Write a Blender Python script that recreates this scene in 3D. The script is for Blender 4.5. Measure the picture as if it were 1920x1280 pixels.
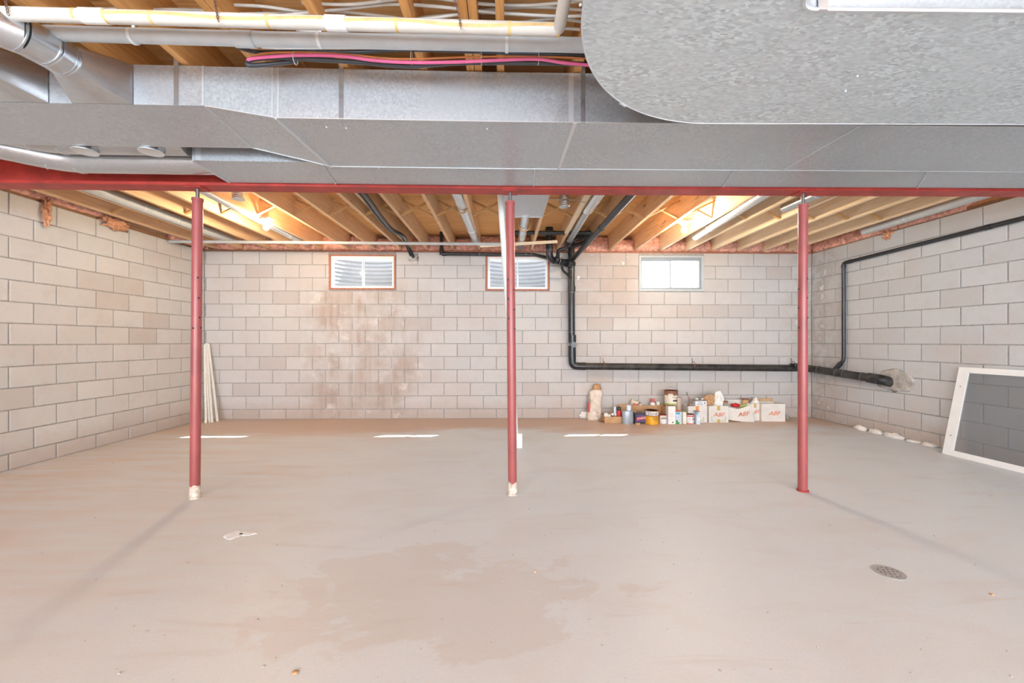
import bpy, bmesh, math, random
from mathutils import Vector, Matrix, noise
random.seed(7)
for o in list(bpy.data.objects): bpy.data.objects.remove(o)
SC = bpy.context.scene
COL = SC.collection
PI = math.pi
# ------------------------------------------------------------------ camera
F = 764.0; TH = math.radians(1.1); H = 1.2
cam = bpy.data.objects.new('camera', bpy.data.cameras.new('camera')); COL.objects.link(cam)
cam.location = (0, 0, H); cam.rotation_euler = (PI/2, 0, -TH)
cam.data.sensor_width = 36; cam.data.lens = 36*F/1920; cam.data.clip_start = 0.05
SC.camera = cam
# ------------------------------------------------------------------ world, sun, exposure
W = bpy.data.worlds.new('world'); SC.world = W; W.use_nodes = True
nt = W.node_tree; bg = nt.nodes['Background']
tc = nt.nodes.new('ShaderNodeTexCoord'); sp = nt.nodes.new('ShaderNodeSeparateXYZ'); cr = nt.nodes.new('ShaderNodeValToRGB')
nt.links.new(tc.outputs['Generated'], sp.inputs[0]); nt.links.new(sp.outputs['Z'], cr.inputs[0]); nt.links.new(cr.outputs[0], bg.inputs[0])
cr.color_ramp.elements[0].position = 0.0; cr.color_ramp.elements[0].color = (0.88, 0.945, 1.0, 1)
cr.color_ramp.elements[1].position = 0.6; cr.color_ramp.elements[1].color = (0.72, 0.84, 1.0, 1)
bg.inputs[1].default_value = 5.6
sun = bpy.data.objects.new('sun', bpy.data.lights.new('sun', 'SUN')); COL.objects.link(sun)
sun.data.energy = 14; sun.data.angle = math.radians(0.7); sun.data.color = (1, 0.97, 0.93)
sun.rotation_euler = Vector((-0.64, -0.55, -1.0)).to_track_quat('-Z', 'Y').to_euler()
SC.view_settings.view_transform = 'Standard'; SC.view_settings.look = 'None'
SC.view_settings.gamma = 1; SC.view_settings.use_curve_mapping = False
SC.view_settings.exposure = 0.60

def lamp(name, loc, power, color, radius):
    o = bpy.data.objects.new(name, bpy.data.lights.new(name, 'POINT')); COL.objects.link(o)
    o.location = loc; o.data.energy = power; o.data.color = color; o.data.shadow_soft_size = radius
    return o
# fill lights added behind the camera, not actual basement lamps
for lx, ly, pw in ((-3.4, -4.6, 330), (0.2, -5.2, 380), (3.6, -4.6, 330)):
    lamp('fill_light', (lx, ly, 1.9), pw, (0.74, 0.87, 1.0), 0.5)

# ------------------------------------------------------------------ pixel -> world
CT, ST = math.cos(TH), math.sin(TH)
def ray(px, py):
    t = (px-960)/F; v = (640-py)/F
    return Vector((ST+t*CT, CT-t*ST, v))
def onY(px, py, Y): r = ray(px, py); k = Y/r.y; return Vector((r.x*k, Y, H+r.z*k))
def onZ(px, py, Z): r = ray(px, py); k = (Z-H)/r.z; return Vector((r.x*k, r.y*k, Z))
def onX(px, py, X): r = ray(px, py); k = X/r.x; return Vector((X, r.y*k, H+r.z*k))
SK = 0.012; SZ = 0.007
def onYs(px, py, Y):
    r = ray(px, py); k = Y/(r.y-SK*r.x); return Vector((r.x*k, Y, H+r.z*k-SZ*max(0, r.x*k)))
def skew(v): return Vector((v[0], v[1]+SK*v[0], v[2]+SZ*max(0, v[0])))

# ------------------------------------------------------------------ materials
def new_mat(name):
    m = bpy.data.materials.new(name); m.use_nodes = True
    return m, m.node_tree, m.node_tree.nodes['Principled BSDF']
def N(t, kind, **kw):
    n = t.nodes.new(kind)
    for k, v in kw.items(): setattr(n, k, v)
    return n
def mixc(t, fac, a, b, mode='MIX'):
    n = N(t, 'ShaderNodeMix', data_type='RGBA', blend_type=mode)
    for sock, val in ((n.inputs[0], fac), (n.inputs[6], a), (n.inputs[7], b)):
        if isinstance(val, bpy.types.NodeSocket): t.links.new(val, sock)
        elif isinstance(val, tuple): sock.default_value = (*val, 1)
        else: sock.default_value = val
    return n.outputs[2]
def ramp(t, src, p0, p1, v0=0.0, v1=1.0):
    n = N(t, 'ShaderNodeMapRange'); t.links.new(src, n.inputs[0])
    for i, v in enumerate((p0, p1, v0, v1)): n.inputs[i+1].default_value = v
    return n.outputs[0]
def mth(t, op, a, b=0.0):
    n = N(t, 'ShaderNodeMath', operation=op)
    for s, v in ((n.inputs[0], a), (n.inputs[1], b)):
        if isinstance(v, bpy.types.NodeSocket): t.links.new(v, s)
        else: s.default_value = v
    return n.outputs[0]
def coords(t, scale=(1, 1, 1), space='pos'):
    if space == 'pos': s = N(t, 'ShaderNodeNewGeometry').outputs['Position']
    else: s = N(t, 'ShaderNodeTexCoord').outputs['Object']
    mp = N(t, 'ShaderNodeMapping'); t.links.new(s, mp.inputs[0]); mp.inputs[3].default_value = scale
    return mp.outputs[0]
def noi(t, vec, scale, detail=4, rough=0.55, dist=0):
    n = N(t, 'ShaderNodeTexNoise'); t.links.new(vec, n.inputs['Vector'])
    n.inputs['Scale'].default_value = scale; n.inputs['Detail'].default_value = detail
    n.inputs['Roughness'].default_value = rough; n.inputs['Distortion'].default_value = dist
    return n.outputs[0]
def bump(t, bs, src, strength, dist=0.01):
    b = N(t, 'ShaderNodeBump'); b.inputs['Strength'].default_value = strength; b.inputs['Distance'].default_value = dist
    t.links.new(src, b.inputs['Height']); t.links.new(b.outputs[0], bs.inputs['Normal'])

def simple(name, c, rough=0.6, metal=0.0, var=0.12, scale=12, bmp=0.15, space='pos', rnd=0.0):
    m, t, b = new_mat(name)
    v = coords(t, space=space); n = noi(t, v, scale)
    dark = tuple(x*(1-var*2) for x in c); lite = tuple(min(1, x*(1+var)) for x in c)
    col = mixc(t, ramp(t, n, 0.3, 0.7), dark, lite)
    if rnd:
        oi = N(t, 'ShaderNodeObjectInfo').outputs['Random']
        col = mixc(t, ramp(t, oi, 0, 1, 0, rnd), col, (0.1, 0.05, 0.02))
    t.links.new(col, b.inputs['Base Color']); b.inputs['Roughness'].default_value = rough; b.inputs['Metallic'].default_value = metal
    if bmp: bump(t, b, n, bmp)
    return m

def block_mat(name, c, side):
    m, t, b = new_mat(name)
    v = coords(t); fine = noi(t, v, 220, 3, 0.7); mid = noi(t, v, 9, 5, 0.6); big = noi(t, v, 1.1, 4, 0.6)
    oi = N(t, 'ShaderNodeObjectInfo').outputs['Random']
    col = mixc(t, ramp(t, oi, 0.0, 1.0, 0.0, 0.5), c, tuple(x*0.84 for x in c))
    col = mixc(t, ramp(t, oi, 0.88, 0.96, 0, {'left': 0.28, 'back': 0.28, 'right': 0.08}[side]), col, (0.44, 0.34, 0.28))
    col = mixc(t, ramp(t, mid, 0.5, 0.8, 0, 0.35), col, (0.50, 0.44, 0.39))
    col = mixc(t, ramp(t, big, 0.48, 0.72, 0, 0.32), col, (0.52, 0.40, 0.33))
    col = mixc(t, ramp(t, fine, 0.35, 0.65, 0.16, 0.0), col, (0.25, 0.23, 0.22))
    xyz = N(t, 'ShaderNodeSeparateXYZ'); t.links.new(N(t, 'ShaderNodeNewGeometry').outputs['Position'], xyz.inputs[0])
    # damp band at the foot of the wall
    z = mth(t, 'ADD', xyz.outputs[2], mth(t, 'MULTIPLY', mth(t, 'SUBTRACT', mid, 0.5), 0.35))
    col = mixc(t, ramp(t, z, 0.30, 0.08, 0, 0.5), col, (0.40, 0.30, 0.24))
    if side == 'back':
        # damp stain running down under the first window, streaked vertically
        vs = coords(t, (9, 1, 0.35)); st = noi(t, vs, 1.0, 4, 0.6)
        x1 = mth(t, 'MULTIPLY', ramp(t, xyz.outputs[0], -3.35, -2.75), ramp(t, xyz.outputs[0], -0.95, -1.55))
        zz = ramp(t, xyz.outputs[2], 2.2, 1.9)
        wob = noi(t, v, 2.6, 4, 0.6)
        f = mth(t, 'MULTIPLY', mth(t, 'MULTIPLY', x1, zz), ramp(t, wob, 0.38, 0.6))
        col = mixc(t, mth(t, 'MULTIPLY', f, ramp(t, st, 0.35, 0.62, 0.25, 0.8)), col, (0.37, 0.28, 0.225))
        col = mixc(t, mth(t, 'MULTIPLY', mth(t, 'MULTIPLY', x1, zz), ramp(t, noi(t, v, 5, 3), 0.6, 0.72, 0, 0.5)), col, (0.75, 0.72, 0.69))
        # damp patch beside the drain stack
        x2 = mth(t, 'MULTIPLY', ramp(t, xyz.outputs[0], 0.6, 1.1), ramp(t, xyz.outputs[0], 2.3, 1.9))
        f2 = mth(t, 'MULTIPLY', mth(t, 'MULTIPLY', x2, ramp(t, xyz.outputs[2], 1.4, 1.8)), ramp(t, wob, 0.35, 0.6, 0.2, 0.6))
        col = mixc(t, f2, col, (0.42, 0.34, 0.30))
        x4 = mth(t, 'MULTIPLY', x2, mth(t, 'MULTIPLY', ramp(t, xyz.outputs[2], 2.05, 2.15), ramp(t, noi(t, coords(t), 8, 2), 0.66, 0.72, 0, 0.8)))
        col = mixc(t, x4, col, (0.85, 0.84, 0.83))
    if side != 'left':
        # grey-brown damp corner with pale salt bloom (right back corner)
        cx = mth(t, 'MULTIPLY', ramp(t, xyz.outputs[0], 4.35, 4.8), ramp(t, xyz.outputs[1], 5.7, 6.2))
        wob = noi(t, v, 5.0, 5, 0.65)
        col = mixc(t, mth(t, 'MULTIPLY', cx, ramp(t, wob, 0.42, 0.55, 0.1, 0.6)), col, (0.36, 0.31, 0.28))
        col = mixc(t, mth(t, 'MULTIPLY', cx, ramp(t, wob, 0.60, 0.68, 0, 0.7)), col, (0.80, 0.80, 0.80))
    t.links.new(col, b.inputs['Base Color']); b.inputs['Roughness'].default_value = 0.92
    bump(t, b, fine, 0.35, 0.004)
    return m

def floor_mat():
    m, t, b = new_mat('concrete_floor')
    v = coords(t); fine = noi(t, v, 90, 4, 0.7); mid = noi(t, coords(t, (1, 2.2, 1)), 1.4, 7, 0.62, 0.6); big = noi(t, coords(t, (0.5, 1.2, 1)), 0.9, 6, 0.6, 0.8)
    streak = noi(t, coords(t, (0.5, 3.5, 1)), 2.2, 5, 0.6, 0.4)
    xyz = N(t, 'ShaderNodeSeparateXYZ'); t.links.new(N(t, 'ShaderNodeNewGeometry').outputs['Position'], xyz.inputs[0])
    col = mixc(t, ramp(t, fine, 0.3, 0.7), (0.625, 0.675, 0.715), (0.68, 0.73, 0.77))
    col = mixc(t, ramp(t, mid, 0.48, 0.64, 0, 0.30), col, (0.59, 0.555, 0.53))
    # brown dust gathered along the back wall and to the left
    y = mth(t, 'ADD', xyz.outputs[1], mth(t, 'MULTIPLY', mth(t, 'SUBTRACT', big, 0.5), 2.4))
    x = mth(t, 'ADD', xyz.outputs[0], mth(t, 'MULTIPLY', mth(t, 'SUBTRACT', big, 0.5), -3.0))
    col = mixc(t, ramp(t, y, 5.15, 5.75, 0, 0.85), col, (0.56, 0.38, 0.27))
    col = mixc(t, mth(t, 'MULTIPLY', ramp(t, x, -1.0, -4.0, 0, 0.75), ramp(t, streak, 0.35, 0.6, 0.3, 1)), col, (0.62, 0.50, 0.41))
    col = mixc(t, ramp(t, streak, 0.60, 0.72, 0, 0.25), col, (0.46, 0.36, 0.30))
    # worn, slightly darker patch in the middle of the slab
    px = mth(t, 'SUBTRACT', xyz.outputs[0], -0.35); py = mth(t, 'SUBTRACT', xyz.outputs[1], 1.95)
    rr = mth(t, 'ADD', mth(t, 'ADD', mth(t, 'MULTIPLY', mth(t, 'MULTIPLY', px, px), 1.2), mth(t, 'MULTIPLY', mth(t, 'MULTIPLY', py, py), 5)), mth(t, 'MULTIPLY', mth(t, 'SUBTRACT', noi(t, coords(t, (1.5, 2.5, 1)), 1.3, 6, 0.65, 0.5), 0.5), 5.0))
    col = mixc(t, ramp(t, rr, 0.85, 0.62, 0, 0.36), col, (0.56, 0.50, 0.46))
    speck = noi(t, v, 26, 2, 0.5)
    col = mixc(t, ramp(t, speck, 0.74, 0.77, 0, 0.5), col, (0.30, 0.24, 0.20))
    t.links.new(col, b.inputs['Base Color'])
    b.inputs['Roughness'].default_value = 0.45; b.inputs['Specular IOR Level'].default_value = 0.5
    bump(t, b, mid, 0.12, 0.01)
    return m

def galv(name, c=(0.60, 0.63, 0.66), rough=0.42, scale=70, amt=0.45, space='pos', streaky=False, metal=0.85):
    m, t, b = new_mat(name)
    v = coords(t, (1, 2.5, 1) if streaky else (1, 1, 1), space=space)
    vo = N(t, 'ShaderNodeTexVoronoi'); t.links.new(v, vo.inputs['Vector']); vo.inputs['Scale'].default_value = scale
    bw = N(t, 'ShaderNodeRGBToBW'); t.links.new(vo.outputs['Color'], bw.inputs[0])
    big = noi(t, v, 1.6, 4); mask = ramp(t, noi(t, v, 3.5, 3), 0.35, 0.65, 0.35, 1.0)
    dark = tuple(x*0.62 for x in c); lite = tuple(min(1, x*1.22) for x in c)
    f = mth(t, 'ADD', mth(t, 'MULTIPLY', mth(t, 'MULTIPLY', mth(t, 'SUBTRACT', bw.outputs[0], 0.5), amt*2), mask), 0.55)
    col = mixc(t, f, dark, lite)
    col = mixc(t, ramp(t, big, 0.5, 0.75, 0, 0.4), col, tuple(x*0.75 for x in c))
    t.links.new(col, b.inputs['Base Color']); b.inputs['Metallic'].default_value = metal
    b.inputs['Roughness'].default_value = rough
    return m

def wood(name, c, dark, axis='y', rough=0.75, rnd=0.35):
    m, t, b = new_mat(name)
    sc = {'y': (14, 0.9, 14), 'x': (0.9, 14, 14), 'z': (14, 14, 0.9)}[axis]
    v = coords(t, sc); g = noi(t, v, 3.0, 5, 0.6, 0.8); k = noi(t, coords(t, {'y': (3, 1, 3), 'x': (1, 3, 3), 'z': (3, 3, 1)}[axis]), 3.2, 2, 0.4)
    col = mixc(t, ramp(t, g, 0.32, 0.68), dark, c)
    col = mixc(t, ramp(t, k, 0.72, 0.77, 0, 0.7), col, tuple(x*0.35 for x in dark))
    oi = N(t, 'ShaderNodeObjectInfo').outputs['Random']
    col = mixc(t, ramp(t, oi, 0, 1, 0, rnd), col, tuple(min(1, x*0.62) for x in dark))
    t.links.new(col, b.inputs['Base Color']); b.inputs['Roughness'].default_value = rough
    bump(t, b, g, 0.15, 0.004)
    return m

def emit(name, c, s):
    m, t, b = new_mat(name); b.inputs['Emission Color'].default_value = (*c, 1); b.inputs['Emission Strength'].default_value = s
    b.inputs['Base Color'].default_value = (*c, 1)
    return m

def thin(name, c, alpha, rough=0.1):
    m, t, b = new_mat(name)
    tr = N(t, 'ShaderNodeBsdfTransparent'); mx = N(t, 'ShaderNodeMixShader'); mx.inputs[0].default_value = alpha
    b.inputs['Base Color'].default_value = (*c, 1); b.inputs['Roughness'].default_value = rough
    t.links.new(tr.outputs[0], mx.inputs[1]); t.links.new(b.outputs[0], mx.inputs[2])
    t.links.new(mx.outputs[0], t.nodes['Material Output'].inputs[0])
    return m

M = {}
M['block_back'] = block_mat('block_back', (0.59, 0.57, 0.56), 'back')
M['block_left'] = block_mat('block_left', (0.64, 0.625, 0.61), 'left')
M['block_right'] = block_mat('block_right', (0.59, 0.605, 0.625), 'right')
M['mortar'] = simple('mortar', (0.38, 0.36, 0.34), 0.95, var=0.12, scale=30, bmp=0.3)
M['mortar_right'] = simple('mortar_right', (0.37, 0.36, 0.35), 0.95, var=0.12, scale=30, bmp=0.3)
M['floor'] = floor_mat()
M['galv'] = galv('galvanised_duct', (0.56, 0.60, 0.64), 0.42, 85, 0.26, metal=0.7)
M['galv_under'] = galv('galvanised_duct_smooth', (0.54, 0.60, 0.65), 0.40, 90, 0.26, metal=0.6)
M['galv_spangle'] = galv('galvanised_spangled', (0.70, 0.78, 0.83), 0.50, 50, 0.5, streaky=True, metal=0.62)
M['galv_pipe'] = galv('galvanised_pipe', (0.62, 0.66, 0.70), 0.24, 60, 0.10, metal=0.85)
M['seam'] = galv('seam_metal', (0.74, 0.77, 0.80), 0.35, 6, 0.05, metal=0.6)
M['foil'] = galv('foil_wrap', (0.70, 0.73, 0.76), 0.26, 50, 0.10, metal=0.8)
M['red_beam'] = simple('red_oxide_paint', (0.42, 0.040, 0.030), 0.5, var=0.15, scale=7, bmp=0.05)
M['red_post'] = simple('red_post_paint', (0.36, 0.088, 0.085), 0.32, var=0.08, scale=5, bmp=0.04)
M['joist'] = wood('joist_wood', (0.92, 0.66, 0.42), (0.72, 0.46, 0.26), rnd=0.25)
M['joist_lit'] = wood('joist_wood_lit', (0.90, 0.74, 0.54), (0.76, 0.57, 0.37), rnd=0.1)  # joists at the right: brighter lighting painted in as paler wood
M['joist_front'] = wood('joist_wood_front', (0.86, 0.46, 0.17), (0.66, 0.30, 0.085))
M['ply'] = wood('subfloor_board', (0.95, 0.58, 0.26), (0.78, 0.42, 0.15), 'x', rnd=0.1)
M['sill'] = wood('sill_wood', (0.42, 0.22, 0.12), (0.25, 0.12, 0.06), 'x')
M['trimwood'] = simple('window_trim_stain', (0.40, 0.15, 0.085), 0.6, var=0.15, scale=20)
M['strap_wood'] = wood('bridging_wood', (0.74, 0.47, 0.22), (0.58, 0.33, 0.13), 'x')
M['pale_wood'] = wood('pale_batten', (0.86, 0.74, 0.56), (0.74, 0.60, 0.42), 'x', rnd=0.1)
M['white_stick'] = wood('white_stick', (0.86, 0.83, 0.77), (0.72, 0.66, 0.58), 'z', rnd=0.15)
M['pink'] = simple('pink_insulation', (0.80, 0.42, 0.33), 0.95, var=0.22, scale=22, bmp=0.8)
M['orange_fluff'] = simple('orange_fluff', (0.75, 0.38, 0.22), 0.95, var=0.2, scale=30, bmp=0.8)
M['white_frame'] = simple('white_vinyl', (0.84, 0.85, 0.85), 0.4, var=0.02, bmp=0)
M['dim_frame'] = simple('darkened_sash', (0.30, 0.33, 0.35), 0.5, var=0.03, bmp=0)  # third window's frame, colour darkened so the glare does not wash it out
M['grey_frame'] = simple('grey_window_sash', (0.50, 0.54, 0.57), 0.4, var=0.03, bmp=0)
M['glass'] = thin('window_glass', (0.8, 0.85, 0.88), 0.07, 0.05)
M['screen'] = thin('insect_screen', (0.25, 0.27, 0.29), 0.36, 0.7)
M['well'] = galv('corrugated_steel', (0.22, 0.245, 0.26), 0.6, 30, 0.2, metal=0.1)
M['gravel'] = simple('gravel', (0.60, 0.58, 0.54), 0.95, var=0.25, scale=60, bmp=1)
M['abs'] = simple('black_pipe_plastic', (0.022, 0.024, 0.028), 0.28, var=0.2, scale=15, bmp=0.03)
M['abs_dirty'] = simple('black_pipe_dusty', (0.040, 0.036, 0.034), 0.5, var=0.5, scale=9, bmp=0.1)
M['abs_ring'] = simple('pipe_solvent_ring', (0.22, 0.24, 0.25), 0.5, bmp=0)
M['pvc'] = simple('grey_pipe_plastic', (0.50, 0.53, 0.55), 0.35, var=0.04, bmp=0)
M['pvc_white'] = simple('white_pipe_plastic', (0.72, 0.76, 0.77), 0.35, var=0.03, bmp=0)
M['insul_pipe'] = simple('white_pipe_wrap', (0.64, 0.61, 0.56), 0.6, var=0.05, scale=8, bmp=0.05)
M['tape'] = simple('masking_tape', (0.72, 0.50, 0.22), 0.6, var=0.1, scale=20, bmp=0)
M['chain'] = simple('rusty_chain', (0.25, 0.16, 0.12), 0.5, 0.6, bmp=0)
M['nm'] = simple('white_cable_jacket', (0.70, 0.68, 0.63), 0.5, var=0.05, bmp=0)
M['pinkcable'] = simple('pink_cable', (0.85, 0.16, 0.36), 0.4, var=0.05, bmp=0)
M['orangecable'] = simple('orange_cable', (0.80, 0.30, 0.10), 0.4, var=0.05, bmp=0)
M['blackcable'] = simple('black_cable', (0.045, 0.048, 0.055), 0.45, var=0.15, bmp=0)
M['steel'] = simple('dull_steel', (0.28, 0.27, 0.26), 0.4, 0.9, bmp=0)
M['dark'] = simple('dark_hole', (0.07, 0.05, 0.05), 0.8, bmp=0)
M['plaster'] = simple('plaster_splash', (0.72, 0.62, 0.52), 0.9, var=0.25, scale=40, bmp=0.5)
M['cement'] = simple('cement_patch', (0.50, 0.47, 0.44), 0.95, var=0.2, scale=12, bmp=0.5)
M['white_foam'] = simple('white_foam', (0.84, 0.80, 0.76), 0.9, var=0.1, scale=30, bmp=0.5)
M['porcelain'] = simple('porcelain', (0.85, 0.82, 0.76), 0.3, var=0.02, bmp=0)
M['bulb'] = emit('bulb_glow', (1.0, 0.78, 0.50), 950)
M['bulb2'] = emit('bulb_glow_second', (1.0, 0.84, 0.60), 950)
M['kraft'] = simple('kraft_cardboard', (0.52, 0.31, 0.16), 0.8, var=0.08, bmp=0.05)
M['kraft_in'] = simple('kraft_cardboard_inside', (0.60, 0.40, 0.22), 0.8, var=0.08, bmp=0.05)
M['whitebox'] = simple('white_cardboard', (0.74, 0.70, 0.65), 0.75, var=0.04, bmp=0.03)
M['sack'] = simple('paper_sack', (0.74, 0.64, 0.54), 0.85, var=0.1, scale=18, bmp=0.5)
M['sack_kraft'] = simple('paper_sack_kraft', (0.60, 0.33, 0.17), 0.85, var=0.15, scale=30, bmp=0.5)
M['ink_orange'] = simple('orange_ink', (0.72, 0.17, 0.06), 0.7, bmp=0)
M['ink_green'] = simple('green_ink', (0.30, 0.58, 0.30), 0.7, bmp=0)
M['ink_dark'] = simple('dark_ink', (0.06, 0.055, 0.06), 0.7, bmp=0)
M['ink_grey'] = simple('grey_ink', (0.25, 0.25, 0.27), 0.7, bmp=0)
M['ink_blue'] = simple('blue_ink', (0.08, 0.15, 0.42), 0.7, bmp=0)
M['tape_gold'] = simple('packing_tape', (0.66, 0.43, 0.12), 0.4, bmp=0)
M['tin'] = simple('grey_tin', (0.40, 0.46, 0.52), 0.35, 0.35, var=0.08, bmp=0.02)
M['rust'] = simple('rusty_tin', (0.30, 0.13, 0.075), 0.7, var=0.25, scale=30, bmp=0.2)
M['yellow'] = simple('yellow_label', (0.82, 0.40, 0.02), 0.45, var=0.05, bmp=0)
M['white'] = simple('white_label', (0.82, 0.81, 0.78), 0.5, var=0.03, bmp=0)
M['cream'] = simple('cream_card', (0.80, 0.73, 0.60), 0.6, var=0.03, bmp=0)
M['black'] = simple('black_plastic', (0.03, 0.03, 0.035), 0.4, bmp=0)
M['purple'] = simple('purple_label', (0.10, 0.06, 0.22), 0.45, bmp=0)
M['red'] = simple('red_plastic', (0.62, 0.03, 0.04), 0.45, bmp=0)
M['pinkred'] = simple('faded_red', (0.65, 0.14, 0.14), 0.5, bmp=0)
M['blue'] = simple('light_blue_card', (0.10, 0.50, 0.72), 0.5, bmp=0)
M['paleblue'] = simple('pale_blue_card', (0.66, 0.74, 0.84), 0.5, bmp=0)
M['green'] = simple('green_card', (0.06, 0.30, 0.07), 0.5, bmp=0)
M['ltgreen'] = simple('light_green_label', (0.38, 0.55, 0.15), 0.5, bmp=0)
M['plastic_bag'] = thin('plastic_bag', (0.90, 0.89, 0.86), 0.88, 0.35)
M['brown_paper'] = simple('crumpled_brown_paper', (0.62, 0.38, 0.20), 0.8, var=0.2, scale=40, bmp=0.5)
M['clear'] = thin('cloudy_plastic', (0.62, 0.45, 0.36), 0.75, 0.3)
M['glassjar'] = thin('glass_jar', (0.45, 0.40, 0.36), 0.55, 0.08)
M['redcloth'] = simple('red_cloth', (0.62, 0.02, 0.03), 0.8, var=0.15, bmp=0.3)
M['grey_metal'] = simple('drain_iron', (0.50, 0.51, 0.51), 0.6, 0.4, bmp=0.1)
M['paint_white'] = simple('spilled_white_filler', (0.86, 0.89, 0.91), 0.8, var=0.08, scale=30, bmp=0.2)

# ------------------------------------------------------------------ mesh helpers
def box(bm, x0, x1, y0, y1, z0, z1, f=None):
    c = [(x, y, z) for z in (z0, z1) for y in (y0, y1) for x in (x0, x1)]
    if f: c = [f(Vector(p)) for p in c]
    v = [bm.verts.new(p) for p in c]
    for q in ((0, 2, 3, 1), (4, 5, 7, 6), (0, 1, 5, 4), (2, 6, 7, 3), (0, 4, 6, 2), (1, 3, 7, 5)): bm.faces.new([v[i] for i in q])
    return v
def hexa(bm, p):   # 8 corner points, bottom ring then top ring (same order as a loop)
    v = [bm.verts.new(q) for q in p]
    for q in ((3, 2, 1, 0), (4, 5, 6, 7), (0, 1, 5, 4), (1, 2, 6, 5), (2, 3, 7, 6), (3, 0, 4, 7)): bm.faces.new([v[i] for i in q])
def bar(bm, a, b, w, h, up=(0, 0, 1)):
    a, b = Vector(a), Vector(b); d = (b-a).normalized(); u = Vector(up)
    s = d.cross(u).normalized()*w/2; t = s.cross(d).normalized()*h/2
    hexa(bm, [a-s-t, a+s-t, a+s+t, a-s+t, b-s-t, b+s-t, b+s+t, b-s+t])
def fillet(pts, rad, n=6):
    pts = [Vector(p) for p in pts]; out = [pts[0]]
    for i in range(1, len(pts)-1):
        p, a, b = pts[i], pts[i-1], pts[i+1]
        da, db = (a-p), (b-p); r = min(rad, da.length*0.49, db.length*0.49)
        s, e = p+da.normalized()*r, p+db.normalized()*r
        for k in range(n+1):
            t = k/n; out.append(s*(1-t)**2 + p*2*t*(1-t) + e*t*t)
    out.append(pts[-1]); return out
def tube(bm, pts, r, seg=14, caps=True):
    pts = [Vector(p) for p in pts]; n = len(pts)
    rs = r if isinstance(r, (list, tuple)) else [r]*n
    tan = []
    for i in range(n):
        if i == 0: d = pts[1]-pts[0]
        elif i == n-1: d = pts[-1]-pts[-2]
        else: d = (pts[i+1]-pts[i]).normalized()+(pts[i]-pts[i-1]).normalized()
        tan.append(d.normalized())
    ref = Vector((0, 0, 1)) if abs(tan[0].z) < 0.9 else Vector((1, 0, 0))
    u = tan[0].cross(ref).normalized(); rings = []
    for i in range(n):
        u = (u-tan[i]*u.dot(tan[i])).normalized(); w = tan[i].cross(u)
        rings.append([bm.verts.new(pts[i]+(u*math.cos(2*PI*k/seg)+w*math.sin(2*PI*k/seg))*rs[i]) for k in range(seg)])
    for i in range(n-1):
        for k in range(seg):
            bm.faces.new((rings[i][k], rings[i][(k+1) % seg], rings[i+1][(k+1) % seg], rings[i+1][k]))
    if caps: bm.faces.new(rings[0][::-1]); bm.faces.new(rings[-1])
def lathe(bm, prof, seg=20, c=(0, 0, 0), cap=True, sx=1.0, sy=1.0):
    c = Vector(c); rings = []
    for r, z in prof: rings.append([bm.verts.new(c+Vector((r*sx*math.cos(2*PI*k/seg), r*sy*math.sin(2*PI*k/seg), z))) for k in range(seg)])
    for i in range(len(rings)-1):
        for k in range(seg): bm.faces.new((rings[i][k], rings[i][(k+1) % seg], rings[i+1][(k+1) % seg], rings[i+1][k]))
    if cap: bm.faces.new(rings[0][::-1]); bm.faces.new(rings[-1])
def lump(bm, c, s, seed=0, amp=0.3, fr=2.0, sub=3):
    r = bmesh.ops.create_icosphere(bm, subdivisions=sub, radius=1)
    for v in r['verts']:
        d = v.co.normalized(); k = 1+amp*noise.noise(d*fr+Vector((seed*7.3, seed, 0)))+amp*0.5*noise.noise(d*fr*2.7+Vector((seed, 0, seed*3.1)))
        v.co = Vector((d.x*s[0], d.y*s[1], d.z*s[2]))*k+Vector(c)
def obj(name, bm, m, parent=None, smooth=False, kind=None, label=None):
    bmesh.ops.recalc_face_normals(bm, faces=bm.faces)
    me = bpy.data.meshes.new(name); bm.to_mesh(me); bm.free()
    o = bpy.data.objects.new(name, me); COL.objects.link(o)
    me.materials.append(M[m] if isinstance(m, str) else m)
    if smooth:
        for p in me.polygons: p.use_smooth = True
        if smooth == 'auto':
            try: me.set_sharp_from_angle(angle=math.radians(35))
            except Exception: pass
    if parent: o.parent = parent
    if kind: o['kind'] = kind
    if label: o['label'] = label
    return o
def tag(o, label, cat, group=None, kind=None):
    o['label'] = label; o['category'] = cat
    if group: o['group'] = group
    if kind: o['kind'] = kind
    return o
def thing(name, label, cat, loc=(0, 0, 0), group=None, rz=0):
    o = bpy.data.objects.new(name, None); COL.objects.link(o); o.location = loc; o.rotation_euler = (0, 0, rz); o.empty_display_size = 0.1
    return tag(o, label, cat, group)
def pb(name, m, parent, *a, **k):
    bm = bmesh.new(); box(bm, *a); return obj(name, bm, m, parent, **k)
def pt(name, m, parent, pts, r, seg=14, **k):
    bm = bmesh.new(); tube(bm, pts, r, seg); return obj(name, bm, m, parent, smooth='auto', **k)

def text_mesh(s, size, m, parent, loc, rot=(PI/2, 0, 0), shear=0.0, name='lettering', sx=1.0, extr=0.0008):
    cu = bpy.data.curves.new('t', 'FONT'); cu.body = s; cu.size = size; cu.extrude = extr; cu.shear = shear
    cu.align_x = 'CENTER'; cu.align_y = 'CENTER'; cu.resolution_u = 2
    to = bpy.data.objects.new('t', cu); COL.objects.link(to)
    dg = bpy.context.evaluated_depsgraph_get()
    me = bpy.data.meshes.new_from_object(to.evaluated_get(dg)); bpy.data.objects.remove(to)
    me.materials.clear(); me.materials.append(M[m])
    o = bpy.data.objects.new(name, me); COL.objects.link(o); o.parent = parent; o.location = loc; o.rotation_euler = rot; o.scale = (sx, 1, 1)
    return o

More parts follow.
